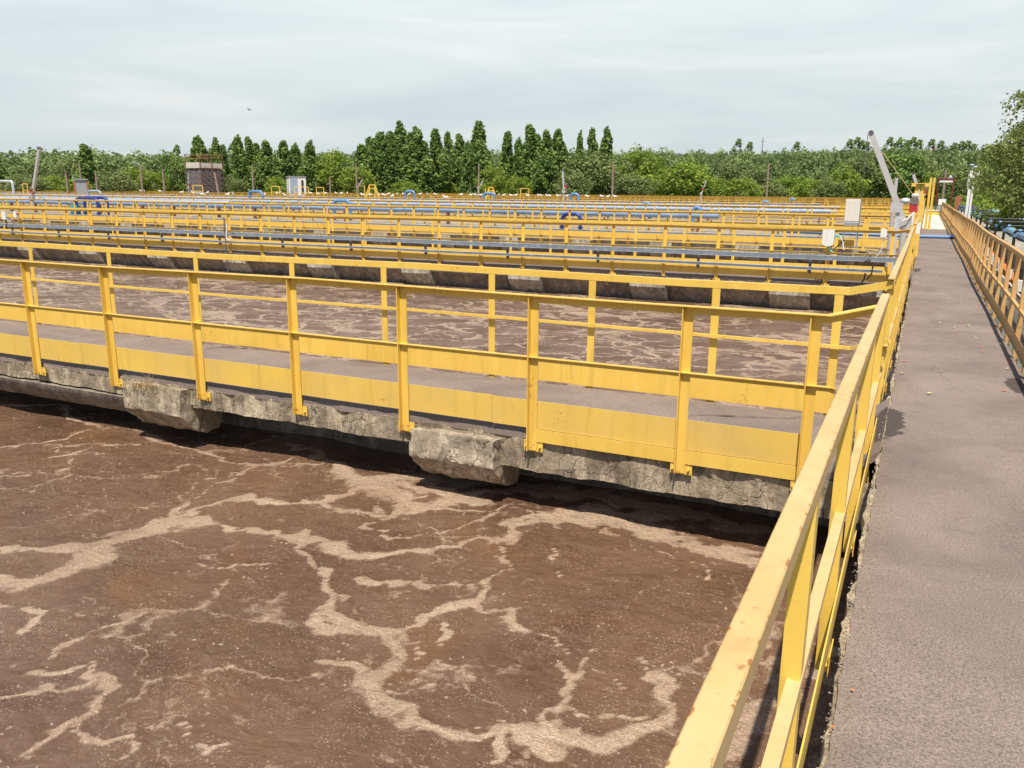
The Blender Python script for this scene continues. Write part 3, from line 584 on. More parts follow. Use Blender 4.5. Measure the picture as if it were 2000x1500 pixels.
# ------------------------------------------------------------------ cable trays, pipes
def tray(y, z, h, x0, x1, label, brk=None, mat='galvanised'):
    t = thing('cable_tray', label, 'cable tray', (x1, y, z)); mb = MB()
    pr = [(0, 0), (.0, h), (-.08, h), (-.08, h-.006), (-.006, h-.006), (-.006, .006), (-.08, .006), (-.08, 0)]
    xs = list(np.arange(x0, x1, 3.0))+[x1]
    mb.sweep([(-u, v) for u, v in pr][::-1], [(x_-x1, 0, .008*math.sin(x_*.7)) for x_ in xs]); mb.build('channel', mat, t)
    if brk:
        me = MB(); me.box(-.03, .03, .0, .045, brk, h*.5); bm_ = me.mesh('bracket', 'dark_bracket'); x_ = x1-1.9
        while x_ > x0: link('bracket', bm_, t, (x_-x1, .08, 0)); x_ -= 2.68
    return t
tray(21.0, .275, .105, -36, -.45, 'upper galvanised cable tray fixed outside the second cross walkway railing', -.34, 'bright_galvanised')
tray(20.96, .035, .065, -36, -.75, 'lower thin galvanised cable tray outside the second cross walkway railing', None, 'bright_galvanised')
tray(34.55, .07, .07, -62, -3, 'galvanised tray along the third cross walkway kick plate', None, 'bright_galvanised')
tray(50.3, .3, .07, -88, -3, 'galvanised tray along the fourth cross walkway', None, 'bright_galvanised')
def pipe_on_stands(x0, x1, y, z, r, mat, label, sp=6, zb=-.1):
    t = thing('pipeline', label, 'pipe', (x1, y, z)); mb = MB(); mb.tube([(x0-x1, 0, 0), (0, 0, 0)], r, 18); mb.build('pipe', mat, t, True)
    me = MB(); me.box(-.05, .05, -r*.8, r*.8, zb-z, -r*.9); sm = me.mesh('stand', 'rusty_metal'); f_ = MB(); f_.tube([(-.04, 0, 0), (.04, 0, 0)], r*1.35, 16); fm = f_.mesh('flange', mat)
    x_ = -1.; i = 0
    while x_ > x0-x1 and i < 40: link('stand', sm, t, (x_, 0, 0)); link('flange', fm, t, (x_-sp/2, 0, 0)); x_ -= sp; i += 1
    return t
pipe_on_stands(-80, -8.9, 41.0, .66, .14, 'sky_blue_paint', 'long blue pipe running left behind the third cross walkway', 7)
pipe_on_stands(-110, -40.5, 41.6, .78, .15, 'pale_pipe_paint', 'pale pipe behind the third cross walkway at the left', 7)
pipe_on_stands(-110, -5, 56.5, .62, .13, 'pale_pipe_paint', 'pale blue pipe behind the fourth cross walkway', 7)
pipe_on_stands(-140, -6, 70.5, .60, .14, 'pale_pipe_paint', 'pale pipe behind the fifth cross walkway', 8)
pipe_on_stands(-150, -9, 85.5, .60, .14, 'pale_pipe_paint', 'pale pipe behind the sixth cross walkway, farthest of the pale pipes', 9)
for i, (ya, yb) in enumerate(((39.6, 45.5), (55, 59), (69, 73), (84, 88))):
    struct('pavement', box(-240, -.1, ya, yb, -1.6, -.12+.001*i), 'old_concrete')
# small valves along the first channel
for i in range(22):
    x_ = -4-i*2.05+random.uniform(-.4, .4); t = thing('valve', 'small yellow valve on the concrete channel behind the third walkway', 'valve', (x_, 39.75, -.12), 'yellow valves on the channel')
    mb = MB(); mb.tube([(0, 0, 0), (0, 0, .16)], .05, 8); mb.build('body', 'yellow_paint', t, True); mb = MB(); mb.tube([(0, 0, .2), (0, 0, .24)], .12, 12); mb.tube([(0, 0, .16), (0, 0, .2)], .02, 6); mb.build('handwheel', 'yellow_paint', t, True)
def arch(px0, px1, ptop, y, r, mat, label, zb=-.1, dy=0, group=None):
    a_ = aty(px0, ptop, y); b_ = aty(px1, ptop, y); zt = (a_.z+b_.z)/2; x0, x1 = a_.x, b_.x; t = thing('pipe_bend', label, 'pipe', ((x0+x1)/2, y, zb), group); cx_ = (x0+x1)/2; rr = min(.28, (x1-x0)*.4)
    pts = [(x0-cx_, 0, 0), (x0-cx_, 0, zt-zb-rr)]+[(x0-cx_+rr-rr*math.cos(q), 0, zt-zb-rr+rr*math.sin(q)) for q in np.linspace(0, math.pi/2, 7)[1:]]
    pts += [(x1-cx_-rr+rr*math.sin(q), 0, zt-zb-rr+rr*math.cos(q)) for q in np.linspace(0, math.pi/2, 7)]+[(x1-cx_, 0, 0)]
    mb = MB(); mb.tube(pts, r, 14); mb.build('pipe', mat, t, True)
    mb = MB(); mb.tube([(x0-cx_, 0, .1), (x0-cx_, 0, .16)], r*1.6, 14); mb.tube([(x1-cx_, 0, .1), (x1-cx_, 0, .16)], r*1.6, 14); mb.build('flange', mat, t, True); return t
arch(1098, 1134, 418, 38.6, .085, 'dark_blue_paint', 'dark blue pipe bend rising above the third cross walkway railing')
arch(1355, 1368, 406, 43, .1, 'blue_paint', 'blue pipe bend standing at the right end of the blue pipe')
arch(1255, 1270, 397, 58, .11, 'blue_paint', 'small blue pipe bend left of the taller bend near pipe end')
arch(652, 683, 392, 42.4, .1, 'blue_paint', 'blue pipe bend left of the picture centre behind the railings')
arch(148, 190, 388, 38.8, .105, 'dark_blue_paint', 'thick dark blue double-height pipe bend at the left, front one')
arch(164, 208, 386, 39.9, .105, 'dark_blue_paint', 'thick dark blue pipe bend at the left, rear one')
arch(172, 196, 373, 57, .1, 'pale_pipe_paint', 'pale thin pipe bend above the dark blue bends')
arch(487, 512, 374, 58.5, .13, 'blue_paint', 'blue pipe bend behind the railings left of the white kiosk', group=None)
arch(792, 809, 373.5, 71.5, .13, 'blue_paint', 'blue pipe bend in front of the tall poplars')
arch(945, 966, 378, 71.5, .14, 'blue_paint', 'blue pipe bend below the right yellow stair frame')
arch(1114, 1130, 379, 72, .13, 'blue_paint', 'blue pipe bend right of the vertical grey mast')
arch(1490, 1500, 394, 73, .13, 'blue_paint', 'small blue pipe bend right of centre below the far pole')
arch(1544, 1552, 389, 93, .14, 'blue_paint', 'tiny blue pipe bend farthest to the right')
arch(-30, 24, 354, 62, .14, 'bright_galvanised', 'silver pipe bend at the left edge of the photo', zb=-.1)
t = thing('pump', 'teal motor beside the dark blue pipe bends', 'pump', tuple(aty(147, 405, 38.8))); mb = MB(); mb.tube([(-.3, 0, 0), (.3, 0, 0)], .17, 16); mb.build('motor', 'teal_paint', t, True); mb = MB(); mb.box(-.25, .25, -.2, .2, -.9, -.17); mb.build('base', 'teal_paint', t)

# ------------------------------------------------------------------ davit cranes
def davit(label, base, top_mast, tip, y, sc_=1, winch='red_paint', rope=True, boxcol=False, group=None, mr=.075, ar=.13):
    b_ = aty(*base, y); m_ = aty(*top_mast, y); ti = aty(*tip, y)
    zb = -.25; t = thing('davit_crane', label, 'crane', (b_.x, y, zb), group); L_ = lambda v: Vector(v)-Vector((b_.x, y, zb))
    mt = Vector((m_.x, y, m_.z)); t0 = L_((b_.x, y, zb)); t1 = L_(mt); t1.x = 0
    mb = MB(); mb.tube([t0, t1], mr, 16); mb.build('mast', 'aluminium', t, True)
    mb = MB(); mb.tube([(0, 0, 0), (0, 0, .03)], mr*2.2, 16); mb.build('base_flange', 'yellow_paint', t, True)
    tp = L_(ti); mb = MB(); mb.bar(t1+Vector((.03, 0, -.15)), tp, ar*.8, ar); mb.bar(t1+Vector((0, 0, -.22)), t1+Vector((0, 0, .02)), ar*2.0, ar*1.5); mb.build('boom', 'aluminium', t)
    mb = MB(); mb.tube([tp+Vector((-.01, -ar*.5, .03)), tp+Vector((-.01, ar*.5, .03))], ar*.45, 14); mb.build('sheave', 'dark_bracket', t, True)
    mb = MB(); wq = t1+Vector((.14*sc_, 0, .32*sc_)); mb.box(wq.x-.07*sc_, wq.x+.1*sc_, -.09*sc_, .09*sc_, wq.z-.16*sc_, wq.z+.06*sc_); wo = mb.build('winch', winch, t)
    mb = MB(); mb.tube([wq+Vector((.02*sc_, -.1*sc_, .12*sc_)), wq+Vector((.02*sc_, .1*sc_, .12*sc_))], .095*sc_, 16); mb.build('drum', 'net_fabric', wo, True)
    mb = MB(); mb.tube([wq+Vector((.05, -.1, -.15)), wq+Vector((-.08, -.18, -.3)), wq+Vector((-.2, -.18, -.36))], .016*sc_, 8); mb.build('crank_handle', 'white_paint', wo, True)
    if rope:
        mb = MB(); mb.tube([tp+Vector((-.08*sc_, 0, .02)), (tp.x-.08*sc_, 0, .95)], .008, 5); mb.build('hoist_cable', 'dark_bracket', t)
        q = t1.lerp(tp, .78); mb = MB(); mb.tube([q+Vector((.07, 0, .03)), wq+Vector((.02, 0, .2))], .01, 6); mb.build('stay_rope', 'rope', t)
    return t
davit('tall silver davit crane with red winch beside the main walkway', (1757, 520), (1757, 428), (1702, 262), 22.5, 1.0)
davit('silver davit crane with red winch at the far left of the tank field', (70, 455), (67, 384), (77, 290), 36, 1.2, rope=False, mr=.12, ar=.17)
davit('small tilted davit crane at left beside the grey shed', (136, 380), (136, 366), (144, 341), 95, 1.2, rope=False, mr=.08, ar=.15)
davit('small tilted davit crane in front of the poplars right of bright round tree', (699, 380), (699, 365), (708, 350), 110, 1.2, rope=False, mr=.08, ar=.15)
davit('small tilted davit crane in front of the tallest poplar', (934, 382), (934, 366), (944, 352), 110, 1.2, rope=False, mr=.08, ar=.15)
davit('small upright davit crane right of the second poplar cluster', (1101, 385), (1101, 372), (1099, 334), 75, 1.3, rope=False, mr=.08, ar=.17)
davit('small tilted davit crane in front of the wide round tree', (1369, 388), (1369, 376), (1380, 352), 78, 1., rope=False, mr=.07, ar=.1)
davit('silver davit crane behind the stacked yellow posts', (1795, 420), (1795, 385), (1784, 340), 42, .9, rope=False, mr=.07, ar=.12)
davit('davit crane with short upright boom just left of scaffolded tower', (369, 380), (369, 366), (368, 338), 98, 1.2, rope=False, mr=.08, ar=.16)

# grey box column and junction boxes near the tall crane
p = aty(1744, 500, 22.1); t = thing('control_post', 'light grey control box on square post beside the tall crane', 'control post', (p.x, 22.1, -.25)); zt = aty(1744, 396, 22.1).z+.25
mb = MB(); mb.box(-.045, .045, -.05, .05, 0, zt-.1); mb.build('post', 'bright_galvanised', t); mb = MB(); mb.box(-.17, .10, -.09, -.052, zt-.22, zt); mb.build('box', 'aluminium', t)
p = aty(1757, 380, 25); t = thing('surveillance_light', 'grey round lamp head on pole behind the crane boom', 'lamp', (p.x-.12, 25, -.25)); mb = MB(); mb.tube([(0, 0, 0), (0, 0, 2.45)], .05, 10); mb.build('pole', 'aluminium', t, True); mb = MB(); mb.ball((.28, 0, 1.85), .13, .11, .09); mb.build('lamp_head', 'bright_galvanised', t, True)
mb = MB(); mb.tube([(.5, 0, 0), (.5, 0, 1.98)], .03, 8); mb.tube([(.42, 0, 2.0), (.58, 0, 2.0)], .05, 10); mb.build('bracket', 'white_paint', t, True)
# white panel cabinet
a_ = aty(1648, 440, 33.9); b_ = aty(1683, 389, 33.9); t = thing('cabinet', 'cream white electrical cabinet standing behind the second walkway', 'cabinet', ((a_.x+b_.x)/2, 33.9, -.25)); hw = (b_.x-a_.x)/2
mb = MB(); mb.box(-hw, hw, -.02, .28, a_.z+.25, b_.z+.25); mb.build('body', 'cream_paint', t); mb = MB(); mb.box(-hw+.015, hw-.015, -.035, -.021, a_.z+.29+.12, b_.z+.21); mb.build('door', 'cream_paint', t)
mb = MB(); mb.box(-hw-.004, hw+.004, -.028, -.0205, a_.z+.28, a_.z+.36); mb.build('grey_band', 'galvanised', t); mb = MB(); mb.box(-hw, -hw+.05, 0, .05, 0, a_.z+.25); mb.box(hw-.05, hw, 0, .05, 0, a_.z+.25); mb.build('leg', 'galvanised', t)
# rounded white box with hoses
a_ = aty(1608, 448, 21.05); b_ = aty(1628, 481, 21.05); t = thing('junction_box', 'white rounded box with teal hose hanging on second walkway railing', 'junction box', ((a_.x+b_.x)/2, 21.05, b_.z)); w_ = (b_.x-a_.x)/2; h_ = a_.z-b_.z
mb = MB(); pr = [(-w_, h_), (-w_, .09), (-w_*.8, .03), (-w_*.4, 0), (w_*.4, 0), (w_*.8, .03), (w_, .09), (w_, h_)]; n = len(pr); mb.add([(x_, -.07, z_) for x_, z_ in pr]+[(x_, .07, z_) for x_, z_ in pr], [tuple(range(n)), tuple(range(2*n-1, n-1, -1))]+[(i, i+n, (i+1) % n+n, (i+1) % n) for i in range(n)]); mb.build('box', 'white_paint', t)
mb = MB(); mb.tube([(w_, 0, .22), (.25, .02, .23), (.32, .02, .12), (.36, .02, -.08)], .014, 8); mb.build('hose', 'white_hose', t, True); mb = MB(); mb.tube([(w_, 0, .25), (w_+.08, 0, .25), (w_+.13, 0, .2)], .02, 8); mb.tube([(.03, 0, .02), (.05, 0, -.08), (.1, 0, -.12)], .018, 8); mb.build('teal_hose', 'clear_blue_hose', t, True)
mb = MB(); mb.tube([(w_*.5, .01, 0), (.12, .02, -.1), (.3, .02, .1), (.34, .02, .16)], .014, 8); mb.build('black_hose', 'black_rubber', t, True)
a_ = aty(1727, 455, 21.1); t = thing('junction_box', 'small square white box on the second walkway railing near the crane', 'junction box', (a_.x, 21.08, a_.z)); mb = MB(); mb.box(-.07, .06, -.06, .03, -.09, .09); mb.build('box', 'white_paint', t); mb = MB(); mb.tube([(0, 0, -.09), (.0, 0, -.3), (-.05, 0, -.45), (-.12, .02, -.55)], .01, 6); mb.build('cable', 'white_hose', t, True)
a_ = aty(14, 418, 21.1); t = thing('junction_box', 'white rounded box with dark hoses on railing at the left edge', 'junction box', (a_.x, 21.0, a_.z-.2)); mb = MB(); mb.box(-.1, .1, -.06, .06, 0, .3); mb.build('box', 'white_paint', t); mb = MB(); mb.tube([(0, 0, 0), (.05, 0, -.15), (.02, 0, -.35)], .03, 8); mb.tube([(.05, 0, .1), (.3, 0, .0), (.5, 0, -.15), (.3, 0, -.25)], .015, 6); mb.build('hose', 'black_rubber', t, True)
a_ = aty(36, 417, 21.1); t = thing('junction_box', 'smaller white box right of the rounded box at the left edge', 'junction box', (a_.x, 21.0, a_.z-.1)); mb = MB(); mb.box(-.07, .07, -.06, .06, -.05, .18); mb.build('box', 'white_paint', t); mb = MB(); mb.tube([(.05, 0, .1), (.15, 0, .08)], .03, 8); mb.build('plug', 'red_paint', t)
a_ = aty(1803, 418, 24); t = thing('junction_box', 'small white box on the main walkway railing beside the yellow posts', 'junction box', (-.14, 24, .95)); mb = MB(); mb.box(-.06, .06, -.08, .05, -.14, .12); mb.build('box', 'white_paint', t)
# hanging hoses
for lb, pts in (('black looped hose hanging over the second walkway cable trays', [(1688, 512), (1697, 508), (1705, 520), (1702, 535), (1693, 546)]), ('short black hose end beneath the lower cable tray', [(1690, 533), (1688, 545), (1683, 552)]),
                ('black hose arching over water behind second walkway railing, right one', [(1675, 492), (1690, 492), (1698, 497), (1703, 508)]), ('black hose arching over water behind second walkway railing, left one', [(1640, 492), (1634, 498), (1632, 508)])):
    mb = MB(); P = [aty(a__, b__, 20.9 if 'behind' not in lb else 23.3) for a__, b__ in pts]; mb.tube([v-P[0] for v in P], .018, 8); o = mb.build('hose', 'black_rubber', None, True, P[0]); tag(o, lb, 'hose')
a_ = aty(438, 425, 20.8); b_ = aty(449, 527, 20.8); t = thing('probe_pole', 'thin dark pole with a white hose clipped to second walkway railing', 'pole', (a_.x, 20.8, -1.1)); mb = MB(); mb.tube([(0, 0, 0), (-.02, 0, a_.z+1.1)], .018, 8); mb.build('pole', 'dark_bracket', t, True)
mb = MB(); mb.tube([(.07, 0, 1.75), (.09, 0, 1.6), (.02, 0, 1.4), (.05, 0, 1.28), (.2, 0, 1.22), (.26, 0, 1.3)], .02, 8); mb.build('hose', 'white_hose', t, True); mb = MB(); mb.tube([(-.1, 0, 1.75), (.3, 0, 1.72)], .012, 6); mb.tube([(-.1, 0, 1.45), (.3, 0, 1.42)], .012, 6); mb.build('clamp', 'galvanised', t, True)
# blue pipe crossing the walkway
t = thing('pipe', 'bright blue pipe lying across the main walkway', 'pipe', (0, 38.5, .07)); mb = MB(); mb.tube([(-5.5, -.5, .08), (-.3, 0, 0), (1.0, .2, 0)], .07, 16); mb.build('pipe', 'blue_paint', t, True); mb = MB(); mb.tube([(.95, .19, 0), (1.12, .21, 0)], .095, 14); mb.build('elbow', 'dark_blue_paint', t, True)
# yellow posts
def yellow_posts(px, pt, pb, y, label, n=2, cap=True):
    t = thing('lifting_post', label, 'post', (aty(px, pb, y).x, y, -.1)); zt = aty(px, pt, y).z+.1
    for i in range(n):
        mb = MB(); q = (i-(n-1)/2)*.16; mb.box(q-.055, q+.055, -.006, .0, 0, zt); mb.box(q-.055, q-.048, 0, .07, 0, zt); mb.box(q+.048, q+.055, 0, .07, 0, zt); mb.build('channel', 'yellow_paint', t)
    if cap: mb = MB(); mb.box(-.24, .24, -.1, .1, zt+.002, zt+.02); mb.box(-.24, -.12, -.1, -.09, zt-.08, zt); mb.box(.12, .24, -.1, -.09, zt-.08, zt); mb.build('cap_plate', 'yellow_paint', t)
    return t
yellow_posts(1790, 359, 430, 28, 'pair of yellow upright channels with a flat cap beside the crane')
yellow_posts(1815, 347, 408, 48, 'taller pair of plain yellow uprights farther along the walkway', 2, False)
t = thing('steps', 'small yellow step box across the far end of the walkway', 'steps', (.45, 78, 0)); mb = MB(); mb.box(-.5, .5, 0, .5, 0, .35); mb.build('riser', 'yellow_paint', t); mb = MB(); mb.box(-.55, .55, -.05, .52, .352, .39); mb.build('tread', 'pale_concrete', t)
# red gate frame
a_ = aty(1828, 398, 84); b_ = aty(1863, 352, 84); t = thing('gate_frame', 'dark red portal frame over the far end of walkway', 'gate', ((a_.x+b_.x)/2, 84, -.1)); hw = (b_.x-a_.x)/2; zt = b_.z+.1
for s in (-1, 1): mb = MB(); mb.box(s*hw-.05, s*hw+.05, -.05, .05, 0, zt); mb.build('post', 'maroon_paint', t)
mb = MB(); mb.box(-hw-.12, hw+.12, -.08, .08, zt, zt+.16); mb.build('beam', 'maroon_paint', t); mb = MB(); mb.box(-hw+.06, hw-.06, -.06, -.03, zt-.18, zt-.01); mb.build('panel', 'white_paint', t)
mb = MB(); mb.box(.1, .5, -.1, .1, zt+.161, zt+.22); mb.ball((.3, 0, zt+.3), .12, .1, .1); mb.build('lamp', 'bright_galvanised', t)
t = thing('cabinet', 'small grey box under the red portal frame', 'cabinet', (1.15, 82, -.1)); mb = MB(); mb.box(-.3, .3, 0, .3, .3, 1.4); mb.build('body', 'sheet_grey', t); mb = MB(); mb.box(-.28, .28, -.02, -.001, .9, 1.38); mb.build('door', 'white_paint', t)
a_ = aty(1893, 378, 60); t = thing('antenna_mast', 'white square mast with boxes and sign right of the red frame', 'mast', (a_.x, 60, -1.2)); zt = aty(1893, 333, 60).z+1.2
mb = MB(); mb.box(-.1, .05, -.1, .05, 0, zt); mb.box(.09, .2, -.1, .05, 0, zt*.98); mb.build('mast', 'white_paint', t); mb = MB(); mb.box(-.18, -.11, -.12, .02, zt*.75, zt*.95); mb.build('box', 'aluminium', t); mb = MB(); mb.box(.21, .42, -.05, 0, zt*.93, zt*1.0); mb.build('sign', 'cream_paint', t)
mb = MB(); mb.tube([(0, 0, zt), (0, 0, zt+.3)], .03, 8); mb.ball((-.05, 0, zt+.33), .16, .1, .06); mb.ball((.16, 0, zt+.2), .16, .1, .06); mb.build('lamp', 'galvanised', t, True)

# ------------------------------------------------------------------ right side: channel, orange beam, pipes
t = thing('channel_wall', 'old concrete ledge beside the grey water channel on the right', 'wall', (0, 0, -1.5))
yblock(6, 104, 2.75, 3.95, -1.5, .12, .04, 'ledge', 'pale_old_concrete', .25)
t = thing('beam', 'rusty orange square beam lying along the right channel', 'beam', (2.0, 8, -.25)); mb = MB(); mb.sweep(sq(.16, .2), [(-.15, 0, 0), (.12, 18, 0), (.25, 40, 0)]); mb.build('beam', 'orange_paint', t)
for i in range(7): mb = MB(); mb.box(-.12, .9, i*5+1.0, i*5+1.1, -.22, -.12); mb.build('bracket', 'rusty_metal', t)
t = thing('pipeline', 'blue and turquoise pipe laid along the right concrete ledge', 'pipe', (3.35, 10, .26)); mb = MB(); mb.tube([(.05, 0, 0), (0, 20, 0), (.03, 28, 0)], .12, 14); mb.build('pipe', 'blue_paint', t, True); mb = MB(); mb.tube([(0.03, 28, 0), (0, 50, 0), (-.05, 90, 0)], .13, 14); mb.build('pipe', 'light_blue_paint', t, True)
YR = [21, 25, 29, 33, 37.5, 42, 47, 52, 57, 62, 68, 74, 80]
for i, y in enumerate(YR):
    x_ = 2.45+.03*math.sin(i*2); black = i < 7 or i % 3
    t = thing('air_riser', 'black pipe riser with a long arm to the ledge, %s from the camera' % (ORD[i] if i else 'nearest'), 'pipe', (x_, y, -.2), 'black and blue pipe risers along the right channel')
    zt = .95; mb = MB(); mb.tube([(0, 0, -.8), (0, 0, zt-.06), (.02, 0, zt-.02), (.07, 0, zt)], .042, 10); mb.tube([(.07, 0, zt), (1.3, 0, zt)], .036, 10); mb.build('riser', 'black_rubber' if i < 10 else 'dark_blue_paint', t, True)
    for q_ in ([(0, 0, zt-.18), (0, 0, zt-.09)], [(.09, 0, zt), (.17, 0, zt)], [(1.15, 0, zt), (1.23, 0, zt)]): mb = MB(); mb.tube(q_, .05, 10); mb.build('coupling', 'blue_paint' if i not in (1, 5) else 'dark_bracket', t, True)
    mb = MB(); mb.tube([(1.24, 0, zt), (1.5, 0, zt), (1.58, 0, zt-.05), (1.6, 0, zt-.14), (1.6, 0, .3)], .034, 10); mb.build('drop_pipe', 'light_blue_paint', t, True)
    mb = MB(); mb.tube([(1.5, 0, zt), (1.95, 0, zt)], .034, 8); mb.build('stub', 'white_paint', t, True); mb = MB(); mb.tube([(1.75, 0, zt+.04), (1.75, 0, zt+.1)], .05, 8); mb.build('valve_handle', 'red_paint', t, True)
for i, (ya, h) in enumerate(((24, .0), (26.5, 0), (30, 0))):
    mb = MB(); mb.tube([(0, 0, 0), (.2, .3, .22), (.6, .5, .28), (.9, .6, .1)], .012, 6); tag(mb.build('hose', 'white_hose', None, True, (3.1, ya-8, .15)), 'thin pale hose arching over the blue pipe on the right ledge, %s' % ['nearest', 'middle', 'farthest'][i], 'hose')
# white insulator cups along the right railing
for i in range(14):
    y = 14+i*1.9; t = thing('lamp_holder', 'small white fitting on the outer side of the right railing', 'fitting', (1.33, y, .45), 'white fittings along the right railing'); mb = MB(); mb.tube([(0, 0, 0), (0, 0, .16)], .035, 8, .055); mb.build('cup', 'white_paint', t, True)
mb = MB(); mb.tube([(1.31, y_, .43+.01*math.sin(y_*3)) for y_ in np.arange(8, 60, .8)], .012, 6); tag(mb.build('cable', 'white_hose', None, True), 'pale cable strung along the outside of right railing', 'cable')

# fallen leaves and rust flakes on the walkway
mb = MB(); mb.add([(0, -.035, 0), (.018, -.01, .006), (.02, .012, .008), (0, .04, .002), (-.02, .012, .01), (-.018, -.01, .004)], [(0, 1, 2, 3, 4, 5)]); lf = mb.mesh('fallen_leaf', 'dry_leaf')
for i, (a__, b__) in enumerate([(1830, 540), (1805, 591), (1822, 571), (1875, 590), (1893, 605), (1840, 602), (1789, 614), (1890, 635), (1835, 630), (1763, 728), (1815, 768), (1890, 636), (1950, 655), (1955, 672), (1850, 485), (1812, 490), (1905, 660), (1880, 530), (1912, 550), (1838, 575), (1862, 640), (1786, 572), (1970, 720)]):
    p = atz(a__, b__, .014); o = link('fallen_leaf', lf, None, p); o.rotation_euler = (0, 0, i*2.4); o.scale = (.75, .75, 1); tag(o, 'small yellow-green leaf fallen on the main walkway', 'leaf', 'fallen leaves on the walkway')
mb = MB(); mb.add([(0.03*math.cos(q)*(1+.4*math.sin(3*q)), .035*math.sin(q), 0) for q in np.linspace(0, 5.5, 8)], [tuple(range(8))]); rf_ = mb.mesh('rust_flake', 'rust_flake')
for i, (a__, b__) in enumerate([(1915, 677), (1918, 686), (1938, 633), (1940, 640), (1876, 630), (1968, 700), (1970, 708), (1990, 722), (1665, 1347), (1865, 647), (1766, 704), (1962, 762), (1627, 1418), (1822, 608)]):
    p = atz(a__, b__, .012); o = link('rust_flake', rf_, None, p); o.rotation_euler = (0, 0, i*1.7); o.scale = ((.2, .2, 1) if b__ > 1000 else (.6, .6, 1)); tag(o, 'orange rust flake lying on the main walkway', 'rust flake', 'orange rust flakes on the walkway')

# ------------------------------------------------------------------ trees
def leaves(cent, rad, per, size, seed, aspect=(1, 1, 1), tone=.5, tvar=.25, zdark=0):
    """cent (K,3), rad (K,), leaf quads scattered over every clump's shell"""
    r_ = np.random.default_rng(seed); K = len(cent); n = K*per; c = np.repeat(cent, per, 0); rr = np.repeat(rad, per)
    d = r_.normal(size=(n, 3)); d /= np.linalg.norm(d, axis=1, keepdims=True); q = rr*(.55+.5*r_.random(n)); P = c+d*q[:, None]*np.array(aspect)
    nn = d+r_.normal(size=(n, 3))*.65+np.array([0, 0, .25]); nn /= np.linalg.norm(nn, axis=1, keepdims=True)
    t_ = np.cross(nn, r_.normal(size=(n, 3))); t_ /= np.linalg.norm(t_, axis=1, keepdims=True); b_ = np.cross(nn, t_); s = size*(.55+.7*r_.random(n))[:, None]
    v = np.stack([P-t_*s*.5, P+b_*s*.33, P+t_*s*.5, P-b_*s*.33], 1).reshape(-1, 3); f = np.arange(n*4).reshape(-1, 4)
    ct = np.repeat(r_.normal(0, tvar*.6, K), per)+tone+r_.normal(0, tvar*.6, n); return v, f, np.clip(ct, 0, 1)
def leafmesh(name, v, f, tone, mat):
    me = npmesh(name, v, f, mat); a_ = me.attributes.new('tone', 'FLOAT', 'FACE'); a_.data.foreach_set('value', tone.astype(np.float32)); return me
def poplar_mesh(seed, h, r, mat='poplar_leaves', per=34, K=170):
    g_ = np.random.default_rng(seed); t_ = g_.random(K)**.9; prof = np.clip((1.05-t_)*1.75, .08, 1)**.8*np.clip(.55+t_*2.2, 0, 1)*(1+.20*np.sin(t_*9+seed*1.7)); q = g_.random(K)*6.283
    rad = prof*r*.72*np.sqrt(g_.random(K)*.7+.3); c = np.stack([np.cos(q)*rad+.12*r*np.sin(t_*7+seed), np.sin(q)*rad, h*(.06+.93*t_)], 1); cr_ = r*(.16+.18*g_.random(K))*np.clip(prof, .55, 1)
    return leafmesh('crown', *leaves(c, cr_, per, .40, seed, (1, 1, 1.9), .45, .42), mat)
def round_mesh(seed, h, r, mat, per=44, K=90, size=.42, low=.12):
    g_ = np.random.default_rng(seed); d = g_.normal(size=(K, 3)); d /= np.linalg.norm(d, axis=1, keepdims=True); q = .5+.38*g_.random(K); lob = 1+.2*np.sin(d[:, 0]*4+seed)*np.cos(d[:, 1]*3+seed*2)
    hz = h*(1-low)/2; c = np.stack([d[:, 0]*r*q*lob, d[:, 1]*r*q*lob, h*low+hz+d[:, 2]*hz*q*1.1*lob], 1); cr_ = r*(.20+.14*g_.random(K))
    return leafmesh('crown', *leaves(c, cr_, per, size, seed, (1, 1, .85), .5, .3), mat)
def trunk_mesh(h, r, mat='bark', seed=0, limbs=5, spread=.25):
    g_ = random.Random(seed); mb = MB(); mb.tube([(0, 0, -.3), (.02*h*g_.uniform(-1, 1), 0, h*.3), (.03*h*g_.uniform(-1, 1), .02*h*g_.uniform(-1, 1), h*.62), (0, 0, h*.9)], r, 8, r*.2)
    for i in range(limbs):
        q = g_.uniform(0, 6.28); z = h*g_.uniform(.2, .6); l = h*spread*g_.uniform(.7, 1.2); mb.tube([(0, 0, z), (math.cos(q)*l*.5, math.sin(q)*l*.5, z+l*.5), (math.cos(q)*l, math.sin(q)*l, z+l*1.1)], r*.4, 6, r*.08)
    return mb.mesh('trunk', mat, True)
def plant(name, label, cat, x, y, z, crown, trunk, sx=1, sz=1, rz=0, group=None):
    t = thing(name, label, cat, (x, y, z), group, rz); t.scale = (sx, sx, sz)
    if trunk: link('trunk', trunk, t)
    link('crown', crown, t); return t
GZ = -1.4
popm = [poplar_mesh(10+i, 10, 1.9) for i in range(8)]; popt = [trunk_mesh(10, .22, seed=i, spread=.12) for i in range(3)]
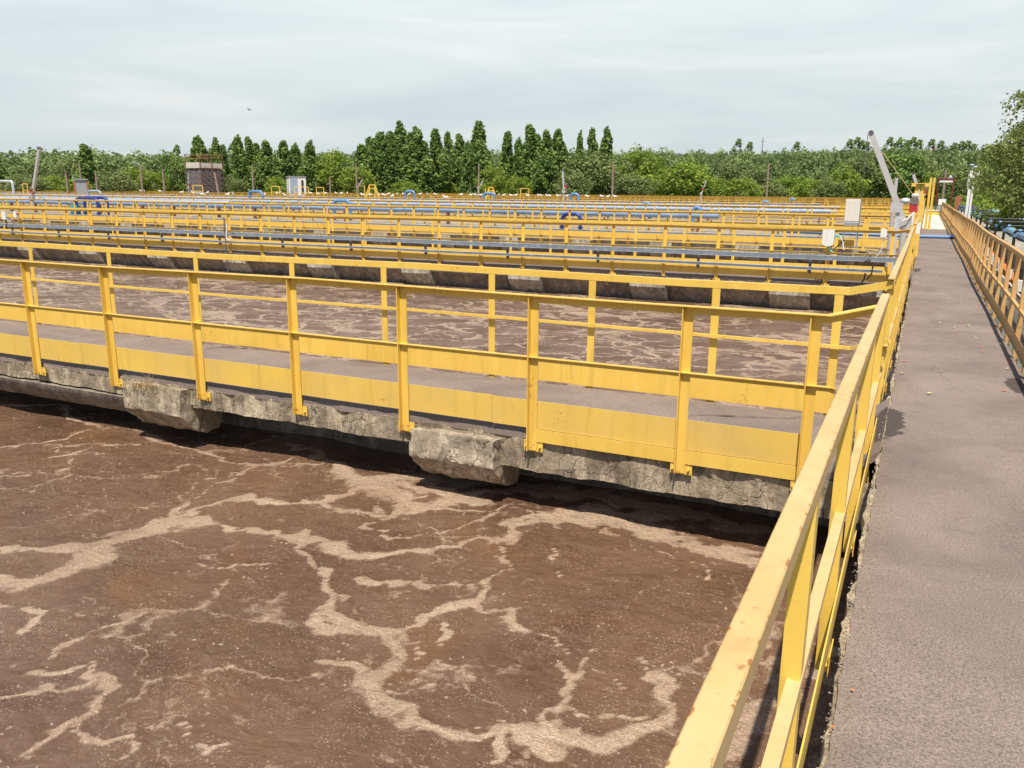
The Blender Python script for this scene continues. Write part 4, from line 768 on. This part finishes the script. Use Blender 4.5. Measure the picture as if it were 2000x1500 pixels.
POP = [(-4, 300, 36), (172, 281, 34), (393, 264, 36), (424, 269, 26), (440, 283, 26), (472, 265, 28), (492, 267, 30), (522, 273, 34), (557, 274, 32), (580, 280, 32), (610, 276, 34), (722, 268, 34), (742, 258, 38), (764, 256, 36), (788, 239, 42), (815, 250, 40), (852, 253, 38), (877, 256, 26), (897, 261, 28), (914, 275, 24), (931, 237, 44), (991, 257, 30), (1014, 270, 24), (1036, 243, 42), (1064, 252, 32), (1087, 251, 32), (1100, 282, 26), (1131, 257, 20), (1156, 250, 26), (1180, 248, 28), (711, 282, 34), (731, 270, 34), (752, 264, 36), (775, 262, 36), (802, 258, 36), (828, 276, 30), (507, 280, 28), (1050, 262, 30)]; POP.sort()
def base_at(px, d, z):  # point at horizontal distance d seen in column px
    r_ = ray(px, 370); k = d/math.hypot(r_.x, r_.y); return r_.x*k, r_.y*k
for i, (px, pt, wd) in enumerate(POP):
    d = 172+9*math.sin(i*2.1); x_, y_ = base_at(px, d, 0); r_ = ray(px, pt); zt = 1.83+r_.z*d/math.hypot(r_.x, r_.y); h = zt-GZ; dep = d*math.cos(math.atan((px-1000)/1628.))
    sx = wd/2*dep/1628/1.12
    plant('poplar_tree', 'dark green columnar poplar, %s from the left among the far poplars' % ORD[i], 'tree', x_, y_, GZ, popm[(i*5) % 8], popt[i % 3], sx, h/10.3, i*1.3, 'tall poplars beyond the tanks')
rdm = {m_: [round_mesh(40+i*7+j, 8, 3.4, m_) for i in range(3)] for j, m_ in enumerate(('bright_leaves', 'poplar_leaves', 'olive_leaves'))}; rt = [trunk_mesh(8, .25, seed=5+i) for i in range(2)]
RND = [(345, 297, 54, 0, 'poplar_leaves', 'dark rounded tree just left of the scaffolded tower'), (655, 299, 68, -8, 'bright_leaves', 'bright yellow-green rounded tree left of the big poplar group'), (702, 325, 56, -14, 'bright_leaves', 'low bright bushy tree behind the small crane'),
       (1152, 302, 96, -6, 'olive_leaves', 'wide light green tree under the short right poplars'), (1243, 291, 66, -2, 'bright_leaves', 'rounded tree with bright top left of the wide round tree'), (1277, 306, 44, 4, 'bright_leaves', 'smaller yellow-green tree joined to the bright-topped tree'),
       (1330, 319, 112, -12, 'bright_leaves', 'wide dense round tree right of centre'), (1422, 322, 54, 2, 'olive_leaves', 'pale greyish tree right of the wide round tree'), (1472, 328, 60, -4, 'olive_leaves', 'light olive tree beside the far pole'),
       (1655, 330, 66, -10, 'bright_leaves', 'bushy green tree left of the tall crane boom'), (1690, 306, 84, -6, 'olive_leaves', 'tall tree directly behind the crane boom'), (1745, 290, 96, -4, 'poplar_leaves', 'tall dark tree right of the crane boom'), (1790, 305, 70, 8, 'olive_leaves', 'rounded tree above the stacked yellow posts'),
       (1240, 345, 70, -18, 'olive_leaves', 'low bush under the bright-topped tree'), (1120, 340, 60, -16, 'olive_leaves', 'low shrub beside the vertical grey mast'), (213, 322, 60, 30, 'olive_leaves', 'olive tree behind the bushes right of the lone left poplar'), (140, 318, 60, 20, 'olive_leaves', 'olive tree left of the lone left poplar')]
for i, (px, pt, wd, dd, m_, lb) in enumerate(RND):
    d = 170+dd; x_, y_ = base_at(px, d, 0); r_ = ray(px, pt); zt = 1.83+r_.z*d/math.hypot(r_.x, r_.y); h = zt-GZ; dep = d*math.cos(math.atan((px-1000)/1628.))
    plant('broadleaf_tree', lb, 'tree', x_, y_, GZ, rdm[m_][i % 3], rt[i % 2], wd/2*dep/1628/2.7, h/7.7, i*.9, 'rounded trees beyond the tanks')
BSH = [(50, 343, 70), (105, 346, 60), (150, 350, 50), (230, 336, 60), (262, 330, 56), (300, 335, 50), (455, 345, 40), (540, 348, 40), (598, 340, 36), (640, 340, 46), (960, 325, 50), (1010, 345, 50), (1200, 350, 44), (1400, 350, 60), (1450, 348, 60), (1500, 355, 60), (1540, 345, 70), (1585, 350, 60), (1620, 348, 50), (1812, 345, 50), (1840, 335, 60), (1868, 325, 60), (790, 355, 50), (870, 356, 50)]
for i, (px, pt, wd) in enumerate(BSH):
    d = 158+10*math.sin(i*1.7); x_, y_ = base_at(px, d, 0); r_ = ray(px, pt); zt = 1.83+r_.z*d/math.hypot(r_.x, r_.y); h = zt-GZ; dep = d*math.cos(math.atan((px-1000)/1628.))
    plant('bush', 'bright green bush behind the railings, %s from the left of the far bushes' % ORD[i], 'bush', x_, y_, GZ, rdm['bright_leaves' if i % 3 else 'olive_leaves'][i % 3], None, wd/2*dep/1628/2.6, h/7.7, i, 'bushes at the foot of the far trees')
rpm = poplar_mesh(77, 10, 1.9, 'poplar_leaves', 26, 70)
RDG = [(113, 292), (350, 283), (456, 281), (1435, 271), (1457, 277), (1548, 277), (1650, 272), (1664, 268), (1673, 274), (1683, 277), (1727, 268), (1746, 271), (1761, 274), (1772, 268), (1784, 273), (1808, 272), (1826, 275), (1852, 279), (1866, 276), (1878, 275), (1889, 281), (1930, 283)]
for i, (px, pt) in enumerate(RDG):
    d = 430; x_, y_ = base_at(px, d, 0); r_ = ray(px, pt); zt = 1.83+r_.z*d/math.hypot(r_.x, r_.y); t = thing('poplar_tree', 'tiny dark poplar on the skyline, %s from the left on the ridge' % ORD[i], 'tree', (x_, y_, zt-11), 'small poplars on the skyline'); t.scale = (2.0, 2.0, 1.1); link('crown', rpm, t)
# forested hill
hill_h = lambda d, px: np.clip((d-185)/235, 0, 1.2)*np.interp(px, [-200, 300, 700, 1100, 2200], [2.6, 4.2, 8.4, 10.2, 11.6])
def hz_at(x_, y_):
    d = math.hypot(x_, y_); ang = math.atan2(-x_, y_); px = 1000+1628*math.tan(max(-1.2, min(1.2, yaw-ang)))
    return -1.45+float(hill_h(d, min(2200, max(-200, px))))
hs = MB(); vs = []; AN = np.linspace(R(-35), R(80), 90); DS = np.linspace(185, 620, 24)
for an in AN:
    for d in DS: vs.append((-math.sin(an)*d, math.cos(an)*d, hz_at(-math.sin(an)*d, math.cos(an)*d)))
n = len(DS); hs.add(vs, [(i*n+j, (i+1)*n+j, (i+1)*n+j+1, i*n+j+1) for i in range(len(AN)-1) for j in range(n-1)]); struct('hill', hs, 'grass_ground', True)
V = []; F = []; T = []; off = 0; g_ = np.random.default_rng(5); cnt = 0
protos = []
for i in range(6):
    K = 22; d_ = g_.normal(size=(K, 3)); d_ /= np.linalg.norm(d_, axis=1, keepdims=True); d_[:, 2] = np.abs(d_[:, 2])*1.1-.25; protos.append(leaves(d_*np.array([2.5, 2.5, 3.2])*.8, .8+.5*g_.random(K), 19, .6, 200+i, (1, 1, 1), .5, .22))
while cnt < 3300:
    d = 192+(g_.random()**.9)*270; an = g_.uniform(R(-20), R(66)); x_, y_ = -math.sin(an)*d, math.cos(an)*d; s = g_.uniform(.8, 1.45); pv, pf, pt_ = protos[cnt % 6]; q = g_.random()*6.28; cs, sn = math.cos(q), math.sin(q)
    hz_ = hz_at(x_, y_); v = pv*np.array([s, s, s*g_.uniform(.9, 1.3)]); v = np.stack([v[:, 0]*cs-v[:, 1]*sn+x_, v[:, 0]*sn+v[:, 1]*cs+y_, v[:, 2]+hz_+5.0*s*.9], 1); V.append(v); F.append(pf+off); off += len(v)
    tn = noise.noise(Vector((x_*.02, y_*.02, 0)))*.55+g_.normal(0, .17); T.append(np.clip(pt_+tn, 0, 1)); cnt += 1
fo = link('forest', leafmesh('forest', np.concatenate(V), np.concatenate(F), np.concatenate(T), 'forest_leaves')); tag(fo, 'mixed green forest covering the low hill behind the tanks', 'forest', kind='stuff')

# near tree at the right edge
def near_tree(label, x_, y_, gz, h, r, seed, K=150, per=130, size=.17, sp=1., low=.1, mat='near_leaves'):
    g_ = np.random.default_rng(seed); d = g_.normal(size=(K, 3)); d /= np.linalg.norm(d, axis=1, keepdims=True); q = .35+.65*g_.random(K)**.6; hz_ = h*(1-low)/2
    c = np.stack([d[:, 0]*r*q, d[:, 1]*r*q, h*low+hz_+d[:, 2]*hz_*q], 1); me = leafmesh('crown', *leaves(c, r*(.13+.12*g_.random(K)), per, size, seed, (1.2, 1.2, .7), .5, .35), mat)
    return plant('broadleaf_tree', label, 'tree', x_, y_, gz, me, trunk_mesh(h, .22, seed=seed, limbs=7, spread=.17))
x_, y_ = base_at(2035, 46, 0); near_tree('large leafy tree cut off by the right edge of the photo', x_+.6, y_, -1.4, 7.4, 3.5, 31, 120)
x_, y_ = base_at(2060, 44, 0); near_tree('upper part of a taller leafy tree behind, at the right edge', x_+.9, y_+2, -1.4, 9.6, 2.9, 32, 190)
sb = [near_tree('x', 0, 0, 0, 2.4, 1.3, 50+i, 50, 90, .12, 1, .02, 'bright_leaves') for i in range(2)]
SBP = [(1882, 376, 92), (1898, 372, 88), (1913, 378, 80), (1926, 374, 74), (1938, 383, 68), (1950, 380, 64), (1962, 392, 60), (1974, 385, 56), (1985, 396, 52), (1995, 380, 50), (2008, 370, 47), (1920, 366, 96), (1900, 362, 104), (1870, 366, 104), (1945, 372, 86), (1968, 376, 78), (1992, 405, 46), (2004, 392, 45)]
for i, (px, pt, d) in enumerate(SBP):
    x_, y_ = base_at(px, d, 0); r_ = ray(px, pt); zt = 1.83+r_.z*d/math.hypot(r_.x, r_.y); src = sb[i % 2]; c = src if i < 2 else copy_tree(src); x_ = max(x_, 4.5)
    c.location = (x_, y_, -1.3); h = zt+1.3; c.scale = (max(1.0, h/2.6),)*2+(h/2.4,); c.rotation_euler = (0, 0, i*1.1); c.name = 'bush'; tag(c, 'bright green leafy bush beyond the right ledge, %s of the right-hand bushes' % ORD[i], 'bush', 'bushes behind the right-hand pipes')
mb = MB(); q_ = [base_at(px_, 98, 0) for px_ in range(1868, 1985, 6)]
for i in range(len(q_)-1):
    h_ = 1.2+.7*noise.noise(Vector((i*.6, 3, 0)))
    if i % 7 == 3: continue
    mb.box(q_[i][0], q_[i+1][0]-.01, 97.5, 98, -1.4, h_+.25)
tag(mb.build('brick_wall', 'brick_red'), 'broken low orange brick wall glimpsed behind the right-hand bushes', 'wall')

# ------------------------------------------------------------------ far buildings and poles
def far_pt(px, d): x_, y_ = base_at(px, d, 0); return x_, y_
x_, y_ = far_pt(402, 150); sc_ = 150*math.cos(math.atan(598/1628))/1628; ang = math.atan2(-x_, y_)
t = thing('scaffold_tower', 'brown tower wrapped in scaffolding and netting with pale top', 'tower', (x_, y_, -1.4), rz=ang+R(33))
H_ = 8.4*.98; W_ = 1.85; mb = MB(); mb.box(-W_, W_, -1.8, 1.8, 0, H_-2.1); mb.build('core', 'net_fabric', t)
nb_ = MB(); lv = 7
for li in range(lv):
    z0 = .6+li*(H_-2.6)/lv
    for side in (-1,):
        for k in range(4):
            xa = -W_-.3+k*(2*W_+.6)/4; xb = xa+(2*W_+.6)/4; 
            for j in range(5): 
                ta, tb = j/5, (j+1)/5; sg = lambda t_: -.28*math.sin(math.pi*t_)
                nb_.add([(xa+(xb-xa)*ta, side*2.05, z0+sg(ta)), (xa+(xb-xa)*tb, side*2.05, z0+sg(tb)), (xa+(xb-xa)*tb, side*2.25, z0+.38+sg(tb)), (xa+(xb-xa)*ta, side*2.25, z0+.38+sg(ta))], [(0, 1, 2, 3)])
nb_.build('netting', 'sheet_grey', t); nb_ = MB()
for li in range(lv):
    z0 = .6+li*(H_-2.6)/lv
    for k in range(3):
        ya = -2.1+k*1.4; sg = lambda t_: -.28*math.sin(math.pi*t_)
        for j in range(5): ta, tb = j/5, (j+1)/5; nb_.add([(-W_-.35, ya+1.4*ta, z0+sg(ta)), (-W_-.35, ya+1.4*tb, z0+sg(tb)), (-W_-.5, ya+1.4*tb, z0+.42+sg(tb)), (-W_-.5, ya+1.4*ta, z0+.42+sg(ta))], [(0, 1, 2, 3)])
nb_.build('netting', 'sheet_grey', t)
mb = MB()
for k in range(5):
    xx = -W_-.3+k*(2*W_+.6)/4
    for side in (-1, 1): mb.tube([(xx, side*2.1, 0), (xx, side*2.1, H_ if k in (0, 2, 4) else H_-1.7)], .05, 6)
for li in range(lv+1): z0 = .5+li*(H_-2.6)/lv; mb.tube([(-W_-.4, -2.12, z0), (W_+.4, -2.12, z0)], .04, 6)
for z0 in (H_, H_-.5): mb.tube([(-W_-.3, -2.1, z0), (W_+.3, -2.1, z0)], .06, 6); mb.tube([(-W_-.3, 2.1, z0), (W_+.3, 2.1, z0)], .06, 6)
mb.build('scaffold_pole', 'rusty_metal', t); mb = MB(); mb.box(-W_-.2, W_+.2, -1.95, 1.95, H_-2.1, H_-1.2); mb.build('parapet', 'pale_concrete', t)
a_ = far_pt(580, 128); t = thing('kiosk', 'small white kiosk with dark doorway behind the railings', 'kiosk', (a_[0], a_[1], -1.2), rz=R(12)+math.atan2(-a_[0], a_[1])); t.scale = (.84, .84, .98); mb = MB(); mb.box(-1.5, 1.35, -1.1, 1.1, 0, 4.55); mb.build('wall', 'white_paint', t); mb = MB(); mb.box(-1.6, 1.45, -1.2, 1.2, 4.552, 4.66); mb.build('roof', 'sheet_grey', t); mb = MB(); mb.box(.55, .95, -1.12, -1.102, 2.2, 4.1); mb.build('door', 'window_dark', t)
mb = MB(); mb.box(-1.35, -.1, -1.14, -1.102, 2.2, 4.4); mb.build('panel', 'pale_pipe_paint', t)
a_ = far_pt(159, 120); t = thing('shed', 'grey sheet-metal shed with rusty side walls at left', 'shed', (a_[0], a_[1], -1.2), rz=math.atan2(-a_[0], a_[1])); mb = MB(); mb.box(-.6, .6, -.8, .8, 0, 3.7); mb.build('wall', 'sheet_grey', t)
for s in (-1, 1): mb = MB(); mb.box(s*.72-.1, s*.72+.1, -.85, .8, 0, 3.5); mb.build('side_wall', 'brick_red', t)
mb = MB(); mb.box(-.86, .86, -.95, .95, 3.702, 3.82); mb.build('roof', 'galvanised', t)
for i, (px, pt, pb, lean, lamp, d) in enumerate([(160, 318, 372, 0, 0, 140), (190, 333, 372, 0, 0, 130), (278, 322, 372, 0, 1, 130), (321, 330, 372, 0, 0, 130), (495, 322, 375, 0, 0, 130), (645, 346, 375, 0, 0, 140), (697, 323, 375, 0, 0, 130), (935, 318, 376, 0, 0, 130), (1196, 317, 378, 0, 0, 130), (1498, 319, 384, 0, 0, 130), (1843, 331, 390, 0, 0, 110), (430, 336, 372, 1, 0, 120), (132, 338, 372, 0, 0, 125)]):
    x_, y_ = far_pt(px, d); r_ = ray(px, pt); zt = 1.83+r_.z*d/math.hypot(r_.x, r_.y)+1.2
    t = thing('utility_pole', '%s, %s of the far poles from the left' % ('leaning brown pole' if lean else ('brown pole with lamp arm' if lamp else 'thin brown wooden pole'), ORD[[160, 190, 278, 321, 495, 645, 697, 935, 1196, 1498, 1843, 430, 132].index(px)] if False else ORD[sorted([160, 190, 278, 321, 495, 645, 697, 935, 1196, 1498, 1843, 430, 132]).index(px)]), 'pole', (x_, y_, -1.2), 'wooden poles in front of the trees')
    mb = MB(); mb.tube([(0, 0, 0), (-.8 if lean else 0, 0, zt)], .17, 8, .11); mb.build('pole', 'wood_pole', t, True)
    if lamp: mb = MB(); mb.tube([(0, 0, zt-.1), (-.5, 0, zt+.25), (-1.0, 0, zt+.35)], .07, 6); mb.ball((-1.15, 0, zt+.33), .3, .15, .1); mb.build('lamp_arm', 'galvanised', t, True)
def stair_frame(px0, px1, pt, d, label, rect=False):
    a_ = far_pt(px0, d); b_ = far_pt(px1, d); c = Vector(((a_[0]+b_[0])/2, (a_[1]+b_[1])/2, -.2)); w_ = math.hypot(b_[0]-a_[0], b_[1]-a_[1])/2; r_ = ray(px0, pt); zt = 1.83+r_.z*d/math.hypot(r_.x, r_.y)+.2
    t = thing('stair_frame', label, 'handrail', c, 'yellow handrail frames above the far railings', math.atan2(b_[1]-a_[1], b_[0]-a_[0])); mb = MB()
    for yy in (-.4, .4):
        if rect: mb.bar((-w_, yy, 0), (-w_, yy, zt), .09); mb.bar((w_, yy, 0), (w_, yy, zt), .09); mb.bar((-w_, yy, zt), (w_, yy, zt), .09); mb.bar((-w_, yy, zt*.7), (w_, yy, zt*.7), .06)
        else:
            for q in (0, .35): mb.bar((-w_, yy, 1.0-q), (-w_*.35, yy, zt-q), .09); mb.bar((w_, yy, 1.0-q), (w_*.35, yy, zt-q), .09); mb.bar((-w_*.35, yy, zt-q), (w_*.35, yy, zt-q), .09)
            mb.bar((-w_*.35, yy, 0), (-w_*.35, yy, zt), .08); mb.bar((w_*.35, yy, 0), (w_*.35, yy, zt), .08); mb.bar((-w_, yy, 0), (-w_, yy, zt*.98), .08)
    mb.build('rail', 'yellow_paint', t); mb = MB(); mb.box(-w_*.3, w_*.3, -.35, .35, .9, .96); mb.build('platform', 'yellow_paint', t); return t
stair_frame(712, 742, 361, 88, 'yellow sloping stair handrail frame left of the tallest poplars'); stair_frame(948, 970, 366, 88, 'yellow sloping stair handrail frame below the tallest poplar')
for i, (a__, b__, pt) in enumerate([(530, 546, 364), (575, 602, 365), (618, 632, 366), (1017, 1033, 368), (45, 54, 359), (377, 396, 362)]): stair_frame(a__, b__, pt, 105, 'small yellow rectangular handrail hoop, %s from the left' % ORD[[4, 45, 0][0]*0+sorted([530, 575, 618, 1017, 45, 377]).index(a__)], True)
# gulls on the railings
gm = MB(); gm.ball((0, 0, .12), .2, .09, .09, 10, 6); gm.ball((.18, 0, .24), .065, .06, .06, 8, 5); gm.tube([(.22, 0, .235), (.30, 0, .22)], .015, 5, .004); gm.tube([(-.12, 0, .13), (-.34, 0, .09)], .05, 6, .01); gm.tube([(0, .03, 0), (0, .03, .06)], .01, 4); gm.tube([(0, -.03, 0), (0, -.03, .06)], .01, 4)
gme = gm.mesh('gull', 'gull_white', True)
GL = [(355, 5), (378, 5), (385, 4), (395, 4), (405, 5), (445, 4), (455, 4), (510, 5), (516, 4), (541, 5), (546, 6), (556, 4), (585, 4), (607, 6), (621, 5), (636, 6), (656, 6), (667, 6), (678, 6), (708, 5), (722, 5), (741, 5), (749, 5), (759, 6), (766, 4), (776, 6), (787, 6), (800, 6), (820, 6), (835, 6), (850, 6), (871, 4), (900, 6), (920, 6), (928, 6), (939, 6), (959, 6), (975, 6), (984, 6), (998, 6), (1007, 6), (1031, 6), (1051, 6), (1057, 6), (1068, 6), (1074, 6), (1089, 6), (1095, 6), (1107, 6), (1147, 6), (1175, 6), (1188, 6), (1201, 6), (170, 6), (313, 6), (283, 6), (275, 6)]
for i, (px, k) in enumerate(GL):
    y = YS[k] if i % 2 else YS[k]+BW; a_ = aty(px, 380, y); o = link('gull', gme, None, (a_.x, y+(-.03 if i % 2 == 1 else .03), .972)); o.rotation_euler = (0, 0, random.uniform(-3.1, 3.1)); o.scale = (1.1,)*3
    tag(o, 'white gull perched on a far yellow railing', 'gull', 'gulls perched on the far railings')
mb = MB(); b0 = ray(489, 215)*(60/FPX)+EYE; mb.tube([(-.35, 0, 0), (0, 0, 0), (.4, 0, .02)], .07, 8, .02); mb.add([(-.05, 0, 0), (.12, 0, 0), (-.25, -.5, .28), (-.4, -.6, .22), (-.05, .0, 0), (.12, 0, 0), (-.15, .45, .18), (-.35, .6, .1)], [(0, 1, 2, 3), (5, 4, 7, 6)])
o = mb.build('bird', 'bird_dark', None, False, b0); o.scale = (.4,)*3; o.rotation_euler = (0, 0, R(20)); tag(o, 'small dark bird flying in the sky at left', 'bird')
# skyline masts
for i, (px, pt, m_, wd) in enumerate([(1483, 268, 'sheet_grey', .5), (1797, 291, 'white_paint', .7), (1814, 287, 'red_paint', 1.4)]):
    d = 470; x_, y_ = far_pt(px, d); r_ = ray(px, pt); zt = 1.83+r_.z*d/math.hypot(r_.x, r_.y); mb = MB(); mb.tube([(0, 0, 0), (0, 0, 16)], wd, 6, wd*.4); mb.bar((-wd*1.6, 0, 14), (wd*1.6, 0, 14), .3)
    tag(mb.build('mast', m_, None, False, (x_, y_, zt-16)), ['faint grey lattice mast on the skyline right of centre', 'pale mast rising out of the forest near the walkway', 'short red chimney on the skyline above the walkway'][i], 'mast')
